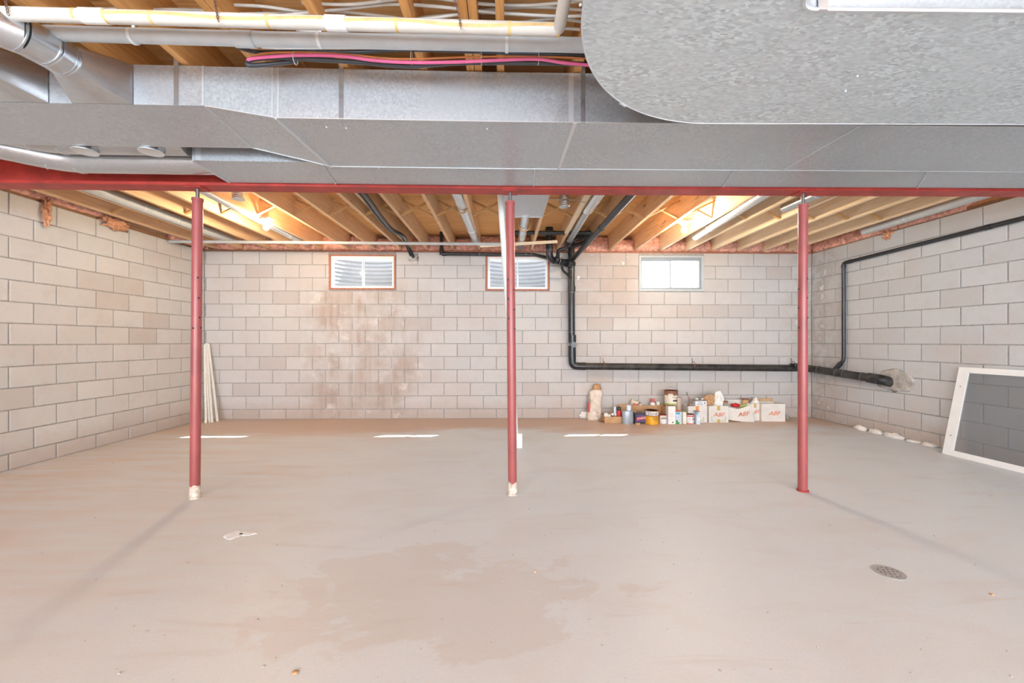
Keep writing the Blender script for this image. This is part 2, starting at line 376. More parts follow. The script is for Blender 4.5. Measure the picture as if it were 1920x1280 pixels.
# ------------------------------------------------------------------ room shell
XL, D, XR = -4.615, 6.363, 4.87
WT = 2.59; CH = 0.2032; BL = 0.4064; TW = 0.2
YB = -6.5
bm = bmesh.new(); box(bm, XL-0.25, XR+0.5, YB, D+TW, -0.15, 0)
fl = obj('floor', bm, 'floor', kind='structure')

def rect_minus(L, ztop, holes):
    xs = sorted({0, L}|{h[0] for h in holes}|{h[1] for h in holes}); zs = sorted({0, ztop}|{h[2] for h in holes}|{h[3] for h in holes})
    for i in range(len(xs)-1):
        for j in range(len(zs)-1):
            cx, cz = (xs[i]+xs[i+1])/2, (zs[j]+zs[j+1])/2
            if not any(h[0] < cx < h[1] and h[2] < cz < h[3] for h in holes): yield xs[i], xs[i+1], zs[j], zs[j+1]
mesh_cache = {}
def block_mesh(w, h, var, m):
    key = (round(w, 3), round(h, 3), var, m)
    if key in mesh_cache: return mesh_cache[key]
    rnd = random.Random(hash((round(w*1000), round(h*1000), var)))
    bm = bmesh.new(); t = 0.006; d = 0.012
    def ring(ins, y, j):
        pts = []
        for (sx, sz) in ((-1, -1), (-0.3, -1), (0.35, -1), (1, -1), (1, 1), (0.3, 1), (-0.35, 1), (-1, 1)):
            x = sx*(w/2-(ins if abs(sx) == 1 else 0)); z = sz*(h/2-ins)
            pts.append(bm.verts.new((x+rnd.uniform(-j, j), y, z+rnd.uniform(-j, j))))
        return pts
    a = ring(0, d, 0); b = ring(0.001, 0.002, 0.0016); c = ring(0.006, 0.0, 0.0016)
    for r0, r1 in ((a, b), (b, c)):
        for k in range(8): bm.faces.new((r0[k], r0[(k+1) % 8], r1[(k+1) % 8], r1[k]))
    bm.faces.new(c)
    bmesh.ops.recalc_face_normals(bm, faces=bm.faces)
    me = bpy.data.meshes.new('block'); bm.to_mesh(me); bm.free(); me.materials.append(M[m]); mesh_cache[key] = me
    return me
def build_wall(name, origin, rz, L, mat_block, mat_mortar, phase, holes=(), solo=(0, 99)):
    """local x runs to the right seen from inside, local y into the wall, z up; blocks face local -y"""
    bm = bmesh.new()
    for x0, x1, z0, z1 in rect_minus(L, WT, holes): box(bm, x0, x1, 0.007, TW, z0, z1)
    if holes: box(bm, -0.25, 0, 0.007, TW, 0, WT); box(bm, L, L+0.3, 0.007, TW, 0, WT)
    wall = obj(name, bm, mat_mortar, kind='structure'); wall.location = origin; wall.rotation_euler = (0, 0, rz)
    J = 0.0052; rest = bmesh.new(); far = 0
    rnd = random.Random(len(name))
    for r in range(13):
        z1 = WT-r*CH; z0 = max(0.0, z1-CH); off = phase[r % 2]
        x = off-BL*math.ceil(off/BL+0.01)
        while x < L:
            a, b = max(x, 0.0), min(x+BL, L)
            # clip against holes
            segs = [(a, b)]
            for h in holes:
                if h[2] < (z0+z1)/2 < h[3]:
                    ns = []
                    for s, e in segs:
                        if e <= h[0] or s >= h[1]: ns.append((s, e))
                        else:
                            if s < h[0]: ns.append((s, h[0]))
                            if e > h[1]: ns.append((h[1], e))
                    segs = ns
            for s, e in segs:
                if e-s < 0.03: continue
                zz0 = z0
                for h in holes:
                    if s < h[1] and e > h[0] and h[2] < z1 < h[3]+0.001 and h[2] > z0: pass
                jj = 0.0042+rnd.random()*0.0032
                me = block_mesh(e-s-2*jj, z1-zz0-2*0.0048, rnd.randrange(5), mat_block)
                c = (s+e)/2
                if solo[0] <= c <= solo[1]:
                    o = bpy.data.objects.new('block', me); COL.objects.link(o); o.parent = wall
                    o.location = (c, rnd.uniform(-0.0025, 0.0015), (zz0+z1)/2); o.rotation_euler = (rnd.uniform(-.002, .002), 0, rnd.uniform(-.003, .003))
                else:
                    far += 1; box(rest, s+jj, e-jj, 0, 0.012, zz0+0.0048, z1-0.0048)
            x += BL
    if far:
        ro = obj('block_run', rest, mat_block, wall, kind='stuff')
    else: rest.free()
    return wall
def wx(px, py=510): return onY(px, py, D).x-XL
def wz(px, py): return onY(px, py, D).z
WZ0, WZ1 = wz(680, 543), wz(680, 477.5)
HOLES = [(wx(617), wx(742), WZ0, WZ1), (wx(911), wx(1030), WZ0-0.01, WZ1), (wx(1198), wx(1319), WZ0-0.01, WZ1)]
build_wall('wall_back', (XL, D, 0), 0, XR-XL, 'block_back', 'mortar', (0.022, 0.022+BL/2), HOLES)
LL = D-YB
build_wall('wall_left', (XL, YB, 0), PI/2, LL, 'block_left', 'mortar', ((4.09-YB+BL/2) % BL, (4.09-YB) % BL), (), solo=(2.5-YB, 99))
RA = math.radians(1.15)
build_wall('wall_right', (XR, D, 0), -PI/2+RA, LL, 'block_right', 'mortar_right', ((D-5.107+BL/2) % BL, (D-5.107) % BL), (), solo=(-1, D-2.5))
def xr(y): return XR+math.tan(RA)*(D-y)

# ------------------------------------------------------------------ windows
def window(n, h, sky_well, trim_mat):
    x0, x1, z0, z1 = h[0]+XL, h[1]+XL, h[2], h[3]
    fr = bmesh.new(); t = 0.026
    for a in ((x0, x1, z0, z0+t), (x0, x1, z1-t*0.8, z1), (x0, x0+t, z0+t, z1-t*0.8), (x1-t, x1, z0+t, z1-t*0.8)):
        box(fr, a[0], a[1], D-0.012, D+TW*0.6, a[2], a[3])
    win = obj('window_%d' % n, fr, trim_mat, kind='structure')
    a0, a1, b0, b1 = x0+t, x1-t, z0+t, z1-t*0.8
    g = bmesh.new(); ft = 0.018; top = 0.034
    for q in ((a0, a1, b0, b0+ft), (a0, a1, b1-top, b1), (a0, a0+ft, b0+ft, b1-top), (a1-ft, a1, b0+ft, b1-top)):
        box(g, q[0], q[1], D+0.01, D+0.07, q[2], q[3])
    fm = 'white_frame' if sky_well else 'dim_frame'; f = obj('window_frame', g, fm, win)
    mid = (a0+a1)/2
    for k, (s, e, yy) in enumerate(((a0+ft, mid+0.012, D+0.045), (mid-0.012, a1-ft, D+0.02))):
        sb = bmesh.new(); st = 0.016
        for q in ((s, e, b0+ft, b0+ft+st), (s, e, b1-top-st, b1-top), (s, s+st, b0+ft+st, b1-top-st), (e-st, e, b0+ft+st, b1-top-st)):
            box(sb, q[0], q[1], yy, yy+0.02, q[2], q[3])
        sash = obj('sash', sb, fm, win)
        pb('pane', 'glass', sash, s+st, e-st, yy+0.008, yy+0.012, b0+ft+st, b1-top-st)
    pb('latch', 'grey_frame', win, mid-0.006, mid+0.006, D+0.008, D+0.02, (b0+b1)/2-0.015, (b0+b1)/2+0.02)
    cx = (x0+x1)/2
    # ground and corrugated steel well outside
    if sky_well:
        wb = bmesh.new(); R = 0.62; seg = 40; rows = 56; zb, zt = z0-0.12, z1+0.06
        vs = []
        for j in range(rows+1):
            z = zb+(zt-zb)*j/rows; rr = R+0.006*math.sin(2*PI*z/0.068); ring = []
            for k in range(seg+1):
                a = PI*k/seg; ring.append(wb.verts.new((cx+rr*math.cos(a), D+TW+0.01+rr*0.85*math.sin(a), z)))
            vs.append(ring)
        for j in range(rows):
            for k in range(seg): wb.faces.new((vs[j][k], vs[j][k+1], vs[j+1][k+1], vs[j+1][k]))
        w = obj('window_well', wb, 'well', smooth=True)
        md = w.modifiers.new('s', 'SOLIDIFY'); md.thickness = 0.004
        tag(w, 'corrugated steel window well outside the '+sky_well, 'window well')
        gb = bmesh.new(); lathe(gb, [(R-0.02, zb-0.06), (R-0.02, zb)], 32, (cx, D+TW+0.01, 0), sy=0.82)
        # keep the half outside the wall
        for v in gb.verts:
            if v.co.y < D+TW+0.012: v.co.y = D+TW+0.012
        obj('gravel_bed', gb, 'gravel', w, kind='stuff')
window(1, HOLES[0], 'leftmost window', 'trimwood')
window(2, HOLES[1], 'middle window behind the column', 'trimwood')
window(3, HOLES[2], None, 'grey_frame')
# portals so that daylight through the windows is sampled well
for h in HOLES:
    p = bpy.data.objects.new('daylight_portal', bpy.data.lights.new('daylight_portal', 'AREA')); COL.objects.link(p)
    p.data.shape = 'RECTANGLE'; p.data.size = h[1]-h[0]; p.data.size_y = h[3]-h[2]; p.data.cycles.is_portal = True
    p.location = ((h[0]+h[1])/2+XL, D+TW+0.005, (h[2]+h[3])/2); p.rotation_euler = (-PI/2, 0, 0)
p = bpy.data.objects.new('daylight_portal', bpy.data.lights.new('daylight_portal', 'AREA')); COL.objects.link(p)  # rear wall left out so sky light comes in as added fill
p.data.shape = 'RECTANGLE'; p.data.size = 9.8; p.data.size_y = 2.6; p.data.cycles.is_portal = True
p.location = (0.1, YB-0.02, 1.3); p.rotation_euler = (PI/2, 0, 0)

# ------------------------------------------------------------------ ceiling: subfloor, joists, bridging, sills, insulation
JB, JT = 2.63, 2.865
bm = bmesh.new(); box(bm, XL-0.25, XR+0.6, YB, D+TW, JT+0.017, JT+0.06)
ceil = obj('ceiling', bm, 'ply', kind='structure')
def cp(name, m, *a, **k): return pb(name, m, ceil, *a, **k)
y = YB
k = 0
while y < D+TW-0.01:      # subfloor sheets, long side across the joists
    y2 = min(y+1.219, D+TW); x = XL-0.25-(1.2 if k % 2 else 0)
    while x < XR+0.6:
        cp('subfloor_sheet', 'ply', max(x, XL-0.25)+0.0015, min(x+2.438, XR+0.6)-0.0015, y+0.0015, y2-0.0015, JT, JT+0.016)
        x += 2.438
    y = y2; k += 1
backX = [-0.79+BL*i for i in range(-9, 14)]
backX = [x for x in backX if XL+0.12 < x < XR-0.1]
jw = 0.019
for x in backX:
    cp('joist', 'joist_lit' if x > 2.4 else 'joist', x-jw, x+jw, 3.16, D+0.14, JB, JT)
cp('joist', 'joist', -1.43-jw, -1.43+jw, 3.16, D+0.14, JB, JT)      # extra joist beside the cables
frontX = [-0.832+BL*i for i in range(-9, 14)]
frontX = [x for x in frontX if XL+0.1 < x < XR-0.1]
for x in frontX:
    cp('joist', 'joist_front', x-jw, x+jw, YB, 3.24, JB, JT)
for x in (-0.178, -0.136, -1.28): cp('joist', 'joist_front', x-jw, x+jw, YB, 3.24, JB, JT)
def bridging(xs, Y, m):
    for a, b in zip(xs[:-1], xs[1:]):
        if b-a < 0.3: continue
        x0, x1 = a+jw, b-jw
        for (za, zb, dy) in ((JB+0.02, JT-0.03, -0.028), (JT-0.03, JB+0.02, 0.028)):
            bb = bmesh.new(); bar(bb, (x0, Y+dy, za), (x1, Y+dy, zb), 0.038, 0.019); obj('bridging_strap', bb, m, ceil)
bridging(sorted(backX), 4.72, 'strap_wood'); bridging(sorted(frontX), 1.62, 'strap_wood')
# rim joists and sill plates over the block walls
cp('rim_joist', 'sill', XL-0.2, XR+0.42, D+0.145, D+0.183, JB, JT)
cp('sill_plate', 'sill', XL-0.2, HOLES[0][0]+XL-0.05, D+0.02, D+0.16, WT, JB)
cp('sill_plate', 'trimwood', HOLES[0][0]+XL-0.05, XR+0.1, D+0.02, D+0.16, WT, JB)
cp('sill_plate', 'sill', XL-0.16, XL-0.02, YB, D+0.02, WT, JB)
cp('rim_joist', 'joist', XL-0.12, XL-0.08, YB, D+0.14, JB, JT)
sb = bmesh.new(); hexa(sb, [(xr(YB)+.02, YB, WT), (xr(YB)+.16, YB, WT), (XR+.16, D, WT), (XR+.02, D, WT), (xr(YB)+.02, YB, JB), (xr(YB)+.16, YB, JB), (XR+.16, D, JB), (XR+.02, D, JB)])
obj('sill_plate', sb, 'sill', ceil)
cp('rim_joist', 'sill', XR+0.32, XR+0.36, YB, D+0.14, JB, JT)
def batt(x0, x1, y0, y1, z0, z1, seed, m='pink', droop=0.03, front=True):
    bm = bmesh.new(); nx, nz = max(3, int((x1-x0)/0.045)), 6
    along_x = (x1-x0) > (y1-y0)
    nn = max(4, int((x1-x0 if along_x else y1-y0)/0.05)); grid = []
    for i in range(nn+1):
        row = []
        for j in range(nz+1):
            t, u = i/nn, j/nz
            z = z0+(z1-z0)*u-(droop*(0.5+0.8*noise.noise(Vector((t*4+seed, seed, 0)))) if j == 0 else 0)
            bul = 0.05*math.sin(PI*min(1, u+0.15))+0.035*noise.noise(Vector((t*5+seed*3, u*3, seed)))
            row.append((x0+(x1-x0)*t, y0-bul, z) if along_x else ((x0+bul if front else x1-bul), y0+(y1-y0)*t, z))
        if along_x: row.append((x0+(x1-x0)*t, y1, z1)); row.append((x0+(x1-x0)*t, y1, z0))
        else:
            xx = x1 if not front else x0
            back = (x0-0.05) if front else (x1+0.05)
            row.append((back, y0+(y1-y0)*t, z1)); row.append((back, y0+(y1-y0)*t, z0))
        grid.append([bm.verts.new(p) for p in row])
    q = len(grid[0])
    for i in range(nn):
        for j in range(q): bm.faces.new((grid[i][j], grid[i+1][j], grid[i+1][(j+1) % q], grid[i][(j+1) % q]))
    bm.faces.new(grid[0]); bm.faces.new(grid[-1][::-1])
    return obj('insulation_batt', bm, m, ceil, smooth=True)
xs = [XL+0.0]+sorted(backX)+[XR]
for i, (a, b) in enumerate(zip(xs[:-1], xs[1:])):
    batt(a+jw+0.002, b-jw-0.002, D+0.01, D+0.14, JB+0.003, JT-0.02-0.05*(i % 3 == 1), i*1.7)
yy = 2.0; i = 0
while yy < D-0.1:
    y2 = min(yy+0.75, D)
    if i not in (1, 4): batt(XL-0.03, XL+0.03, yy, y2, WT+0.03, JT-0.05, 31+i, 'pink', 0.0, True)
    if i != 2: batt(xr(yy)-0.03, xr((yy+y2)/2)+0.03, yy, y2, WT+0.012, JT-0.04, 51+i, 'pink', 0.0, False)
    yy = y2; i += 1
# torn tufts hanging over the left wall
for i, (px, py, sx, sz) in enumerate(((87, 398, 0.028, 0.15), (216, 420, 0.13, 0.075), (1665, 440, 0.05, 0.06))):
    P = onX(px, py, XL+0.03 if px < 900 else 4.9)
    bm = bmesh.new(); lump(bm, P, (0.035, sx, sz*0.8), i+2, 0.95, 2.6, 4)
    tag(obj('insulation_tuft', bm, 'orange_fluff', smooth=True), ('narrow orange tuft of insulation hanging over the left wall top', 'wide torn flap of insulation bulging over the left wall', 'pink tuft of insulation over the right wall by the corner')[i], 'insulation')

# ------------------------------------------------------------------ steel beam
bx0, bx1 = XL+0.02, XR+0.02
beam = thing('steel_beam', 'long red painted steel beam carrying the joists on three columns', 'beam', (0, 3.2, 0))
def seg_prism(bm, y0, y1, z0, z1, xa, xb, f=skew):
    cuts = [xa]+([0.0] if xa < 0 < xb else [])+[xb]
    rings = [[bm.verts.new(f(Vector((x, y, z)))) for (y, z) in ((y0, z0), (y1, z0), (y1, z1), (y0, z1))] for x in cuts]
    for a, b in zip(rings[:-1], rings[1:]):
        for k in range(4): bm.faces.new((a[k], a[(k+1) % 4], b[(k+1) % 4], b[k]))
    bm.faces.new(rings[0][::-1]); bm.faces.new(rings[-1])
def loc(o, p): # shift a mesh built in world space under a moved parent
    o.data.transform(Matrix.Translation(-Vector(p.location)))
    return o
for nm, a in (('bottom_flange', (3.135, 3.265, 2.375, 2.398)), ('web', (3.194, 3.206, 2.398, 2.56)), ('top_flange', (3.135, 3.265, 2.56, 2.58))):
    bm = bmesh.new(); seg_prism(bm, *a, bx0, bx1); loc(obj(nm, bm, 'red_beam', beam), beam)
bm = bmesh.new(); box(bm, bx0, bx1, 3.12, 3.28, 2.615, JB); obj('nailer_board', bm, 'joist', ceil)

# ------------------------------------------------------------------ columns
def column(px, pyb, label, holes, lean):
    b = onZ(px, pyb, 0); Y = 3.2+SK*b.x
    b = Vector((b.x, Y, 0))
    top = 2.375+SZ*max(0, b.x)
    tx = onY(lean, 385, Y).x
    t = thing('steel_column', label, 'column', b)
    sh = (tx-b.x)/2.29
    f = lambda z: Vector((sh*z, 0, z))
    pt('tube', 'red_post', t, [f(0.012), f(2.29)], 0.0345, 28)
    pt('collar', 'red_post', t, [f(2.278), f(2.296)], 0.039, 24)
    pt('jack_screw', 'steel', t, [f(2.29), f(top-0.008)], 0.013, 14)
    pb('cap_plate', 'red_beam', t, sh*2.37-0.06, sh*2.37+0.06, -0.055, 0.055, top-0.0085, top-0.0005)
    pt('base_plate', 'plaster' if px < 1500 else 'red_beam', t, [(0, 0, 0), (0, 0, 0.012)], 0.042, 20)
    bm = bmesh.new(); lathe(bm, [(0.041, 0.012), (0.0375, 0.03), (0.0356, 0.05), (0.0352, 0.10)], 20)
    for v in bm.verts:
        if v.co.z > 0.09: v.co.z += 0.03*noise.noise(v.co*40+Vector((px, 0, 0)))
        v.co.x += sh*v.co.z
    if px != 1513: obj('plaster_splash', bm, 'plaster', t, smooth=True)
    else: bm.free()
    for (hx, hy) in holes:
        P = onY(hx, hy, Y-0.03); z = P.z; lx = P.x-b.x-sh*z
        ang = max(-1, min(1, lx/0.0345)); a = math.asin(ang)
        d = Vector((math.sin(a), -math.cos(a), 0)); c = f(z)
        pt('pin_hole', 'dark', t, [c+d*0.030, c+d*0.0352], 0.0085, 12)
    return t
column(370, 931, 'red steel column at left, in front of the leaning white sticks', [(370, 520), (370.5, 558), (371, 595), (363, 615), (379, 614)], 370.5)
column(961, 925, 'red steel column in the middle, plaster smeared on its foot', [(953, 524), (963.5, 543), (953.5, 560), (964, 580), (954, 597), (965.5, 616)], 956.5)
column(1513, 924, 'red steel column at right, beside the white cartons', [(1514, 522), (1501.5, 541), (1514, 558), (1502, 577), (1515, 595), (1502.5, 614)], 1505.5)

# ------------------------------------------------------------------ ducts
ZB, ZTOP = H+1.159, JB+0.018
yf, yr = 2.15, 2.735
LZB = H+1.215; lyr = 2.61
xa = onYs(385, 200, yf).x; xb = onYs(517, 221, yf).x; xa2 = onYs(475, 272, lyr).x; xb2 = onYs(620, 319, yr).x
duct = thing('supply_duct', 'wide galvanised sheet metal duct crossing the ceiling in front of the red beam', 'duct', (0, 0, 0))
def shell(name, pts, m, parent, **k):
    bm = bmesh.new(); hexa(bm, [skew(p) for p in pts]); return obj(name, bm, m, parent, **k)
xe = 4.83
# main run (front face and underside differ in sheet finish, so they are separate panels)
def run(name, x0f, x0r, x1, y0, y1, z0, z1, par, m1='galv', m2='galv_under', split=True):
    xs_ = [(x0f, x0r)]+([(0, 0)] if x0f < 0 < x1 else [])+[(x1, x1)]
    for i in range(len(xs_)-1):
        (a, ar), (b, br) = xs_[i], xs_[i+1]
        t = 0.002
        shell('front_panel', [(a, y0, z0), (b, y0, z0), (b, y0+t, z0), (a, y0+t, z0), (a, y0, z1), (b, y0, z1), (b, y0+t, z1), (a, y0+t, z1)], m1, par)
        shell('bottom_panel', [(a, y0+t, z0), (b, y0+t, z0), (br, y1, z0), (ar, y1, z0), (a, y0+t, z0+t), (b, y0+t, z0+t), (br, y1, z0+t), (ar, y1, z0+t)], m2, par)
        shell('back_panel', [(ar, y1, z0), (br, y1, z0), (br, y1+t, z0), (ar, y1+t, z0), (ar, y1, z1), (br, y1, z1), (br, y1+t, z1), (ar, y1+t, z1)], m1, par)
        shell('top_panel', [(a, y0, z1), (b, y0, z1), (br, y1, z1), (ar, y1, z1), (a, y0, z1+t), (b, y0, z1+t), (br, y1, z1+t), (ar, y1, z1+t)], m1, par)
run('main', xb, xb2, xe, yf, yr, ZB, ZTOP-0.03, duct)
# narrower left run
run('left', XL+0.06, XL+0.06, xa, yf, lyr, LZB, ZTOP-0.03, duct)
# fix: left run's far end is square at the transition's slanted start
# transition between the two
zt = ZTOP-0.03
bm = bmesh.new()
A = [(xa, yf, LZB), (xa, yf, zt), (xa2, lyr, zt), (xa2, lyr, LZB)]; B = [(xb, yf, ZB), (xb, yf, zt), (xb2, yr, zt), (xb2, yr, ZB)]
va = [bm.verts.new(skew(Vector(p))) for p in A]; vb = [bm.verts.new(skew(Vector(p))) for p in B]
for k in range(4): bm.faces.new((va[k], va[(k+1) % 4], vb[(k+1) % 4], vb[k]))
bm.faces.new(va[::-1]); bm.faces.new(vb)
obj('transition', bm, 'galv_under', duct)
bm = bmesh.new(); hexa(bm, [skew(Vector(p)) for p in [(xa, yf+.002, LZB), (xa+0.001, yf+.002, LZB), (xa2, lyr, LZB), (xa, lyr, LZB), (xa, yf+.002, LZB+.002), (xa+.001, yf+.002, LZB+.002), (xa2, lyr, LZB+.002), (xa, lyr, LZB+.002)]])
obj('bottom_panel', bm, 'galv_under', duct)
def vstrip(px, w, y0, z0, z1, par, name='drive_cleat', m='seam', dy=0.006):
    x = onYs(px, 170, y0).x; bm = bmesh.new()
    box(bm, x-w/2, x+w/2, y0-dy, y0, z0, z1, skew); obj(name, bm, m, par)
for px, w, z in ((381, 0.010, LZB), (522, 0.010, ZB), (511, 0.006, ZB), (1071, 0.026, ZB), (1380, 0.012, ZB)): vstrip(px, w, yf, z, zt, duct, dy=0.004)
for px, z in ((331, LZB-0.004), (640, ZB-0.004), (1093, ZB-0.004)): vstrip(px, 0.024, yf, z, JB+0.03, duct, 'hanger_strap', 'galv_pipe', 0.003)
def bseam(pa, pb_, y0, y1, z, par, w=0.012, m='seam'):
    a = onYs(pa[0], pa[1], y0); b = onYs(pb_[0], pb_[1], y1); bm = bmesh.new()
    p, q = Vector((a.x, y0, z-0.003)), Vector((b.x, y1, z-0.003))
    bar(bm, skew(p), skew(q), w, 0.006); obj('seam', bm, m, par)
bseam((1078, 228), (1047, 318), yf, yr, ZB, duct, 0.02)
bseam((1612, 229), (1465, 321), yf, yr, ZB, duct, 0.012)
# bright folded edge along the lower front corner, and the two seams of the transition
def edge_bar(pts, w, par, m='seam', name='folded_edge'):
    bm = bmesh.new()
    for a, b in zip(pts[:-1], pts[1:]): bar(bm, skew(Vector(a)), skew(Vector(b)), w, w)
    return obj(name, bm, m, par)
edge_bar([(xb, yf-0.001, ZB), (0, yf-0.001, ZB), (xe, yf-0.001, ZB)], 0.0045, duct)
edge_bar([(xa, yf, LZB-0.002), (xa2, lyr, LZB-0.002)], 0.005, duct)
edge_bar([(xb, yf, ZB-0.002), (xb2, yr, ZB-0.002)], 0.012, duct)
edge_bar([(xa, yf, LZB), (xb, yf, ZB)], 0.005, duct)
edge_bar([(xb2, yr, ZB), (0, yr, ZB), (xe, yr, ZB)], 0.005, duct)
edge_bar([(xa2, lyr, LZB), (xb2, yr, ZB)], 0.005, duct)
# second duct tucked against the beam
d2 = thing('return_duct', 'galvanised duct squeezed between the wide duct and the red beam', 'duct')
R0, R1, RZ = 2.745, 3.115, H+1.19
x2a = onYs(360, 295, R0).x; x2b = onYs(430, 342, R1).x
run('ret', x2a, x2b, xe, R0, R1, RZ, zt-0.03, d2)
edge_bar([(x2a, R0, RZ-0.001), (x2b, R1, RZ-0.001)], 0.008, d2)
for pa, pc in (((602, 310), (630, 346)), ((1003, 318), (1000, 346)), ((1380, 320), (1355, 347)), ((1745, 322), (1720, 347))):
    bseam(pa, pc, R0, R1, RZ, d2, 0.010, 'galv_pipe')
vstrip(372, 0.03, R0, RZ, zt, d2)
bm = bmesh.new(); hexa(bm, [skew(Vector(p)) for p in [(x2a, R0, RZ), (x2a+.003, R0, RZ), (x2b+.003, R1, RZ), (x2b, R1, RZ), (x2a, R0, zt), (x2a+.003, R0, zt), (x2b+.003, R1, zt), (x2b, R1, zt)]])
obj('end_panel', bm, 'galv', d2)

# big elbow plenum at upper right
pl = thing('duct_elbow', 'large galvanised duct elbow with a rounded corner, hanging lowest at upper right', 'duct')
PZ0, PZ1 = H+1.085, H+1.30
cxp, cyp, Ro, Ri = 1.02, 1.255, 0.765, 0.065
def plen(a, r): return Vector((cxp+r*math.cos(a), cyp+r*math.sin(a), 0))
def profile(r):
    pts = [Vector((cxp-r, -0.6, 0)), Vector((cxp-r, cyp, 0))]
    for k in range(1, 33): pts.append(plen(PI-(PI/2)*k/32, r))
    pts.append(Vector((4.6, cyp+r, 0)))
    return pts
po, pi_ = profile(Ro), profile(Ri)
def Zt(p, z): return Vector((p.x, p.y+0.003*p.x, z+SZ*1.2*max(0, p.x)))
def strip_panel(name, P, Q, za, zb, m):
    bm = bmesh.new(); a = [bm.verts.new(Zt(p, za)) for p in P]; b = [bm.verts.new(Zt(p, zb)) for p in Q]
    for i in range(len(a)-1): bm.faces.new((a[i], a[i+1], b[i+1], b[i]))
    o = obj(name, bm, m, pl, smooth=('auto' if 'side' in name else False)); md = o.modifiers.new('s', 'SOLIDIFY'); md.thickness = 0.0015
    return o
strip_panel('bottom_panel', po, pi_, PZ0, PZ0, 'galv_spangle')
strip_panel('top_panel', po, pi_, PZ1, PZ1, 'galv')
strip_panel('outer_side', po, po, PZ0, PZ1, 'galv')
strip_panel('inner_side', pi_, pi_, PZ0, PZ1, 'galv')
def pbar(name, pts, w, z, m='seam'):
    bm = bmesh.new(); tube(bm, [Zt(p, z) for p in pts], w, 6); obj(name, bm, m, pl)
pbar('folded_edge', po, 0.004, PZ0); pbar('folded_edge', pi_, 0.007, PZ0)
for x in (1.0, 1.93):
    pbar('seam', [Vector((x, cyp+Ri, 0)), Vector((x+0.015, cyp+Ro, 0))], 0.003, PZ0-0.001)
bm = bmesh.new(); tube(bm, [Zt(plen(PI-0.9+0.02, Ro+.004), PZ0), Zt(plen(PI-0.9-0.03, Ro+.004), PZ0)], 0.007, 8); obj('drive_cleat', bm, 'seam', pl)
bm = bmesh.new(); box(bm, 1.03, 1.06, cyp+Ri-0.008, cyp+Ri-0.002, PZ0, PZ1); obj('drive_cleat', bm, 'seam', pl)

# screws on duct undersides
def screws(pxs, z, par):
    for (px, py) in pxs:
        P = onZ(px, py, z); bm = bmesh.new(); lathe(bm, [(0.002, -0.006), (0.005, -0.004), (0.005, 0.0)], 8, P+Vector((0, 0, SZ*max(0, P.x)))); obj('screw', bm, 'seam', par)
screws([(612, 238), (649, 240), (710, 315), (913, 241)], ZB, duct)
screws([(1088, 9), (1607, 147), (1585, 175)], PZ0, pl)

# ------------------------------------------------------------------ round take-offs at left
def takeoff(px_r, label, px_out, ext):
    xr_ = onYs(px_r, 190, yf).x
    t = thing('round_duct', label, 'duct')
    x1 = xr_; x0 = xr_-0.30; zc = H+1.315; r = 0.08
    d = Vector((0.0, -1.0, 0.0))
    c0 = Vector(((x0+x1)/2+0.0, yf-0.185+SK*x0, zc))
    # loft rectangle -> circle
    bm = bmesh.new(); seg = 32; side = Vector((1, 0, 0))
    circ = [c0+side*r*math.cos(2*PI*k/seg)+Vector((0, 0, r*math.sin(2*PI*k/seg))) for k in range(seg)]
    rect = []
    for k in range(seg):
        a = 2*PI*k/seg; cx_, sz_ = math.cos(a), math.sin(a); m_ = max(abs(cx_), abs(sz_)); rect.append(skew(Vector(((x0+x1)/2+cx_/m_*(x1-x0)/2, yf-0.004, (LZB+zt)/2+sz_/m_*(zt-LZB)/2))))
    va = [bm.verts.new(p) for p in rect]; vb = [bm.verts.new(p) for p in circ]
    for k in range(seg): bm.faces.new((va[k], va[(k+1) % seg], vb[(k+1) % seg], vb[k]))
    obj('boot', bm, 'galv_pipe', t, smooth='auto')
    d1 = Vector((-0.22, -0.97, 0)).normalized(); d2_ = Vector((-0.60, -0.80, 0.0)).normalized()
    p1 = c0+d*0.07; p2 = p1+d1*0.09; p3 = p2+d2_*ext
    pt('elbow_segment', 'galv_pipe', t, [c0-d*0.01, p1], r*1.005, 28); pt('elbow_segment', 'galv_pipe', t, [p1-d*0.01, p2], r, 28)
    pt('pipe', 'galv_pipe', t, [p2-d1*0.01, p3], r*1.0, 28)
    for p, dd in ((c0, d), (p1, d), (p2, d1)):
        for off in (0.0, 0.014):
            pt('bead', 'galv_pipe', t, [p+dd*(off-0.003), p+dd*(off+0.003)], r*1.025, 28)
    return t
takeoff(250, 'round galvanised branch duct at upper left, nearer the white pipe', 0, 1.9)
takeoff(92, 'round galvanised branch duct cut off by the left edge, behind the larger one', 0, 1.9)
# two pipes between duct and beam at lower left
def lowpipe(lbl, Y, zc, r, pxl, pxr, out):
    xr2 = onYs(pxr, 300, Y).x; xl2 = onYs(pxl, 300, Y).x
    pts = [skew(Vector((xr2, Y, zc))), skew(Vector((xl2, Y, zc))), skew(Vector((xl2-0.42, Y-out, zc+0.02))), skew(Vector((xl2-1.0, Y-out*1.6, zc+0.02)))]
    t = thing('round_duct', lbl, 'duct')
    pt('pipe', 'galv_pipe', t, fillet(pts[:4], 0.16, 7), r, 24)
    for k in (1, 2):
        a = pts[k]; dd = (pts[k+1]-a).normalized() if k+1 < len(pts) else (a-pts[k-1]).normalized()
        for o_ in (-0.09, 0.09): pt('bead', 'seam', t, [a+dd*(o_-0.003) if o_ > 0 else a+(pts[k-1]-a).normalized()*(0.087), a+dd*(o_+0.003) if o_ > 0 else a+(pts[k-1]-a).normalized()*0.093], r*1.03, 24)
    return t
lowpipe('round galvanised pipe behind the left duct, the one against the red beam', 2.98, H+1.285, 0.09, 125, 425, 0.34)
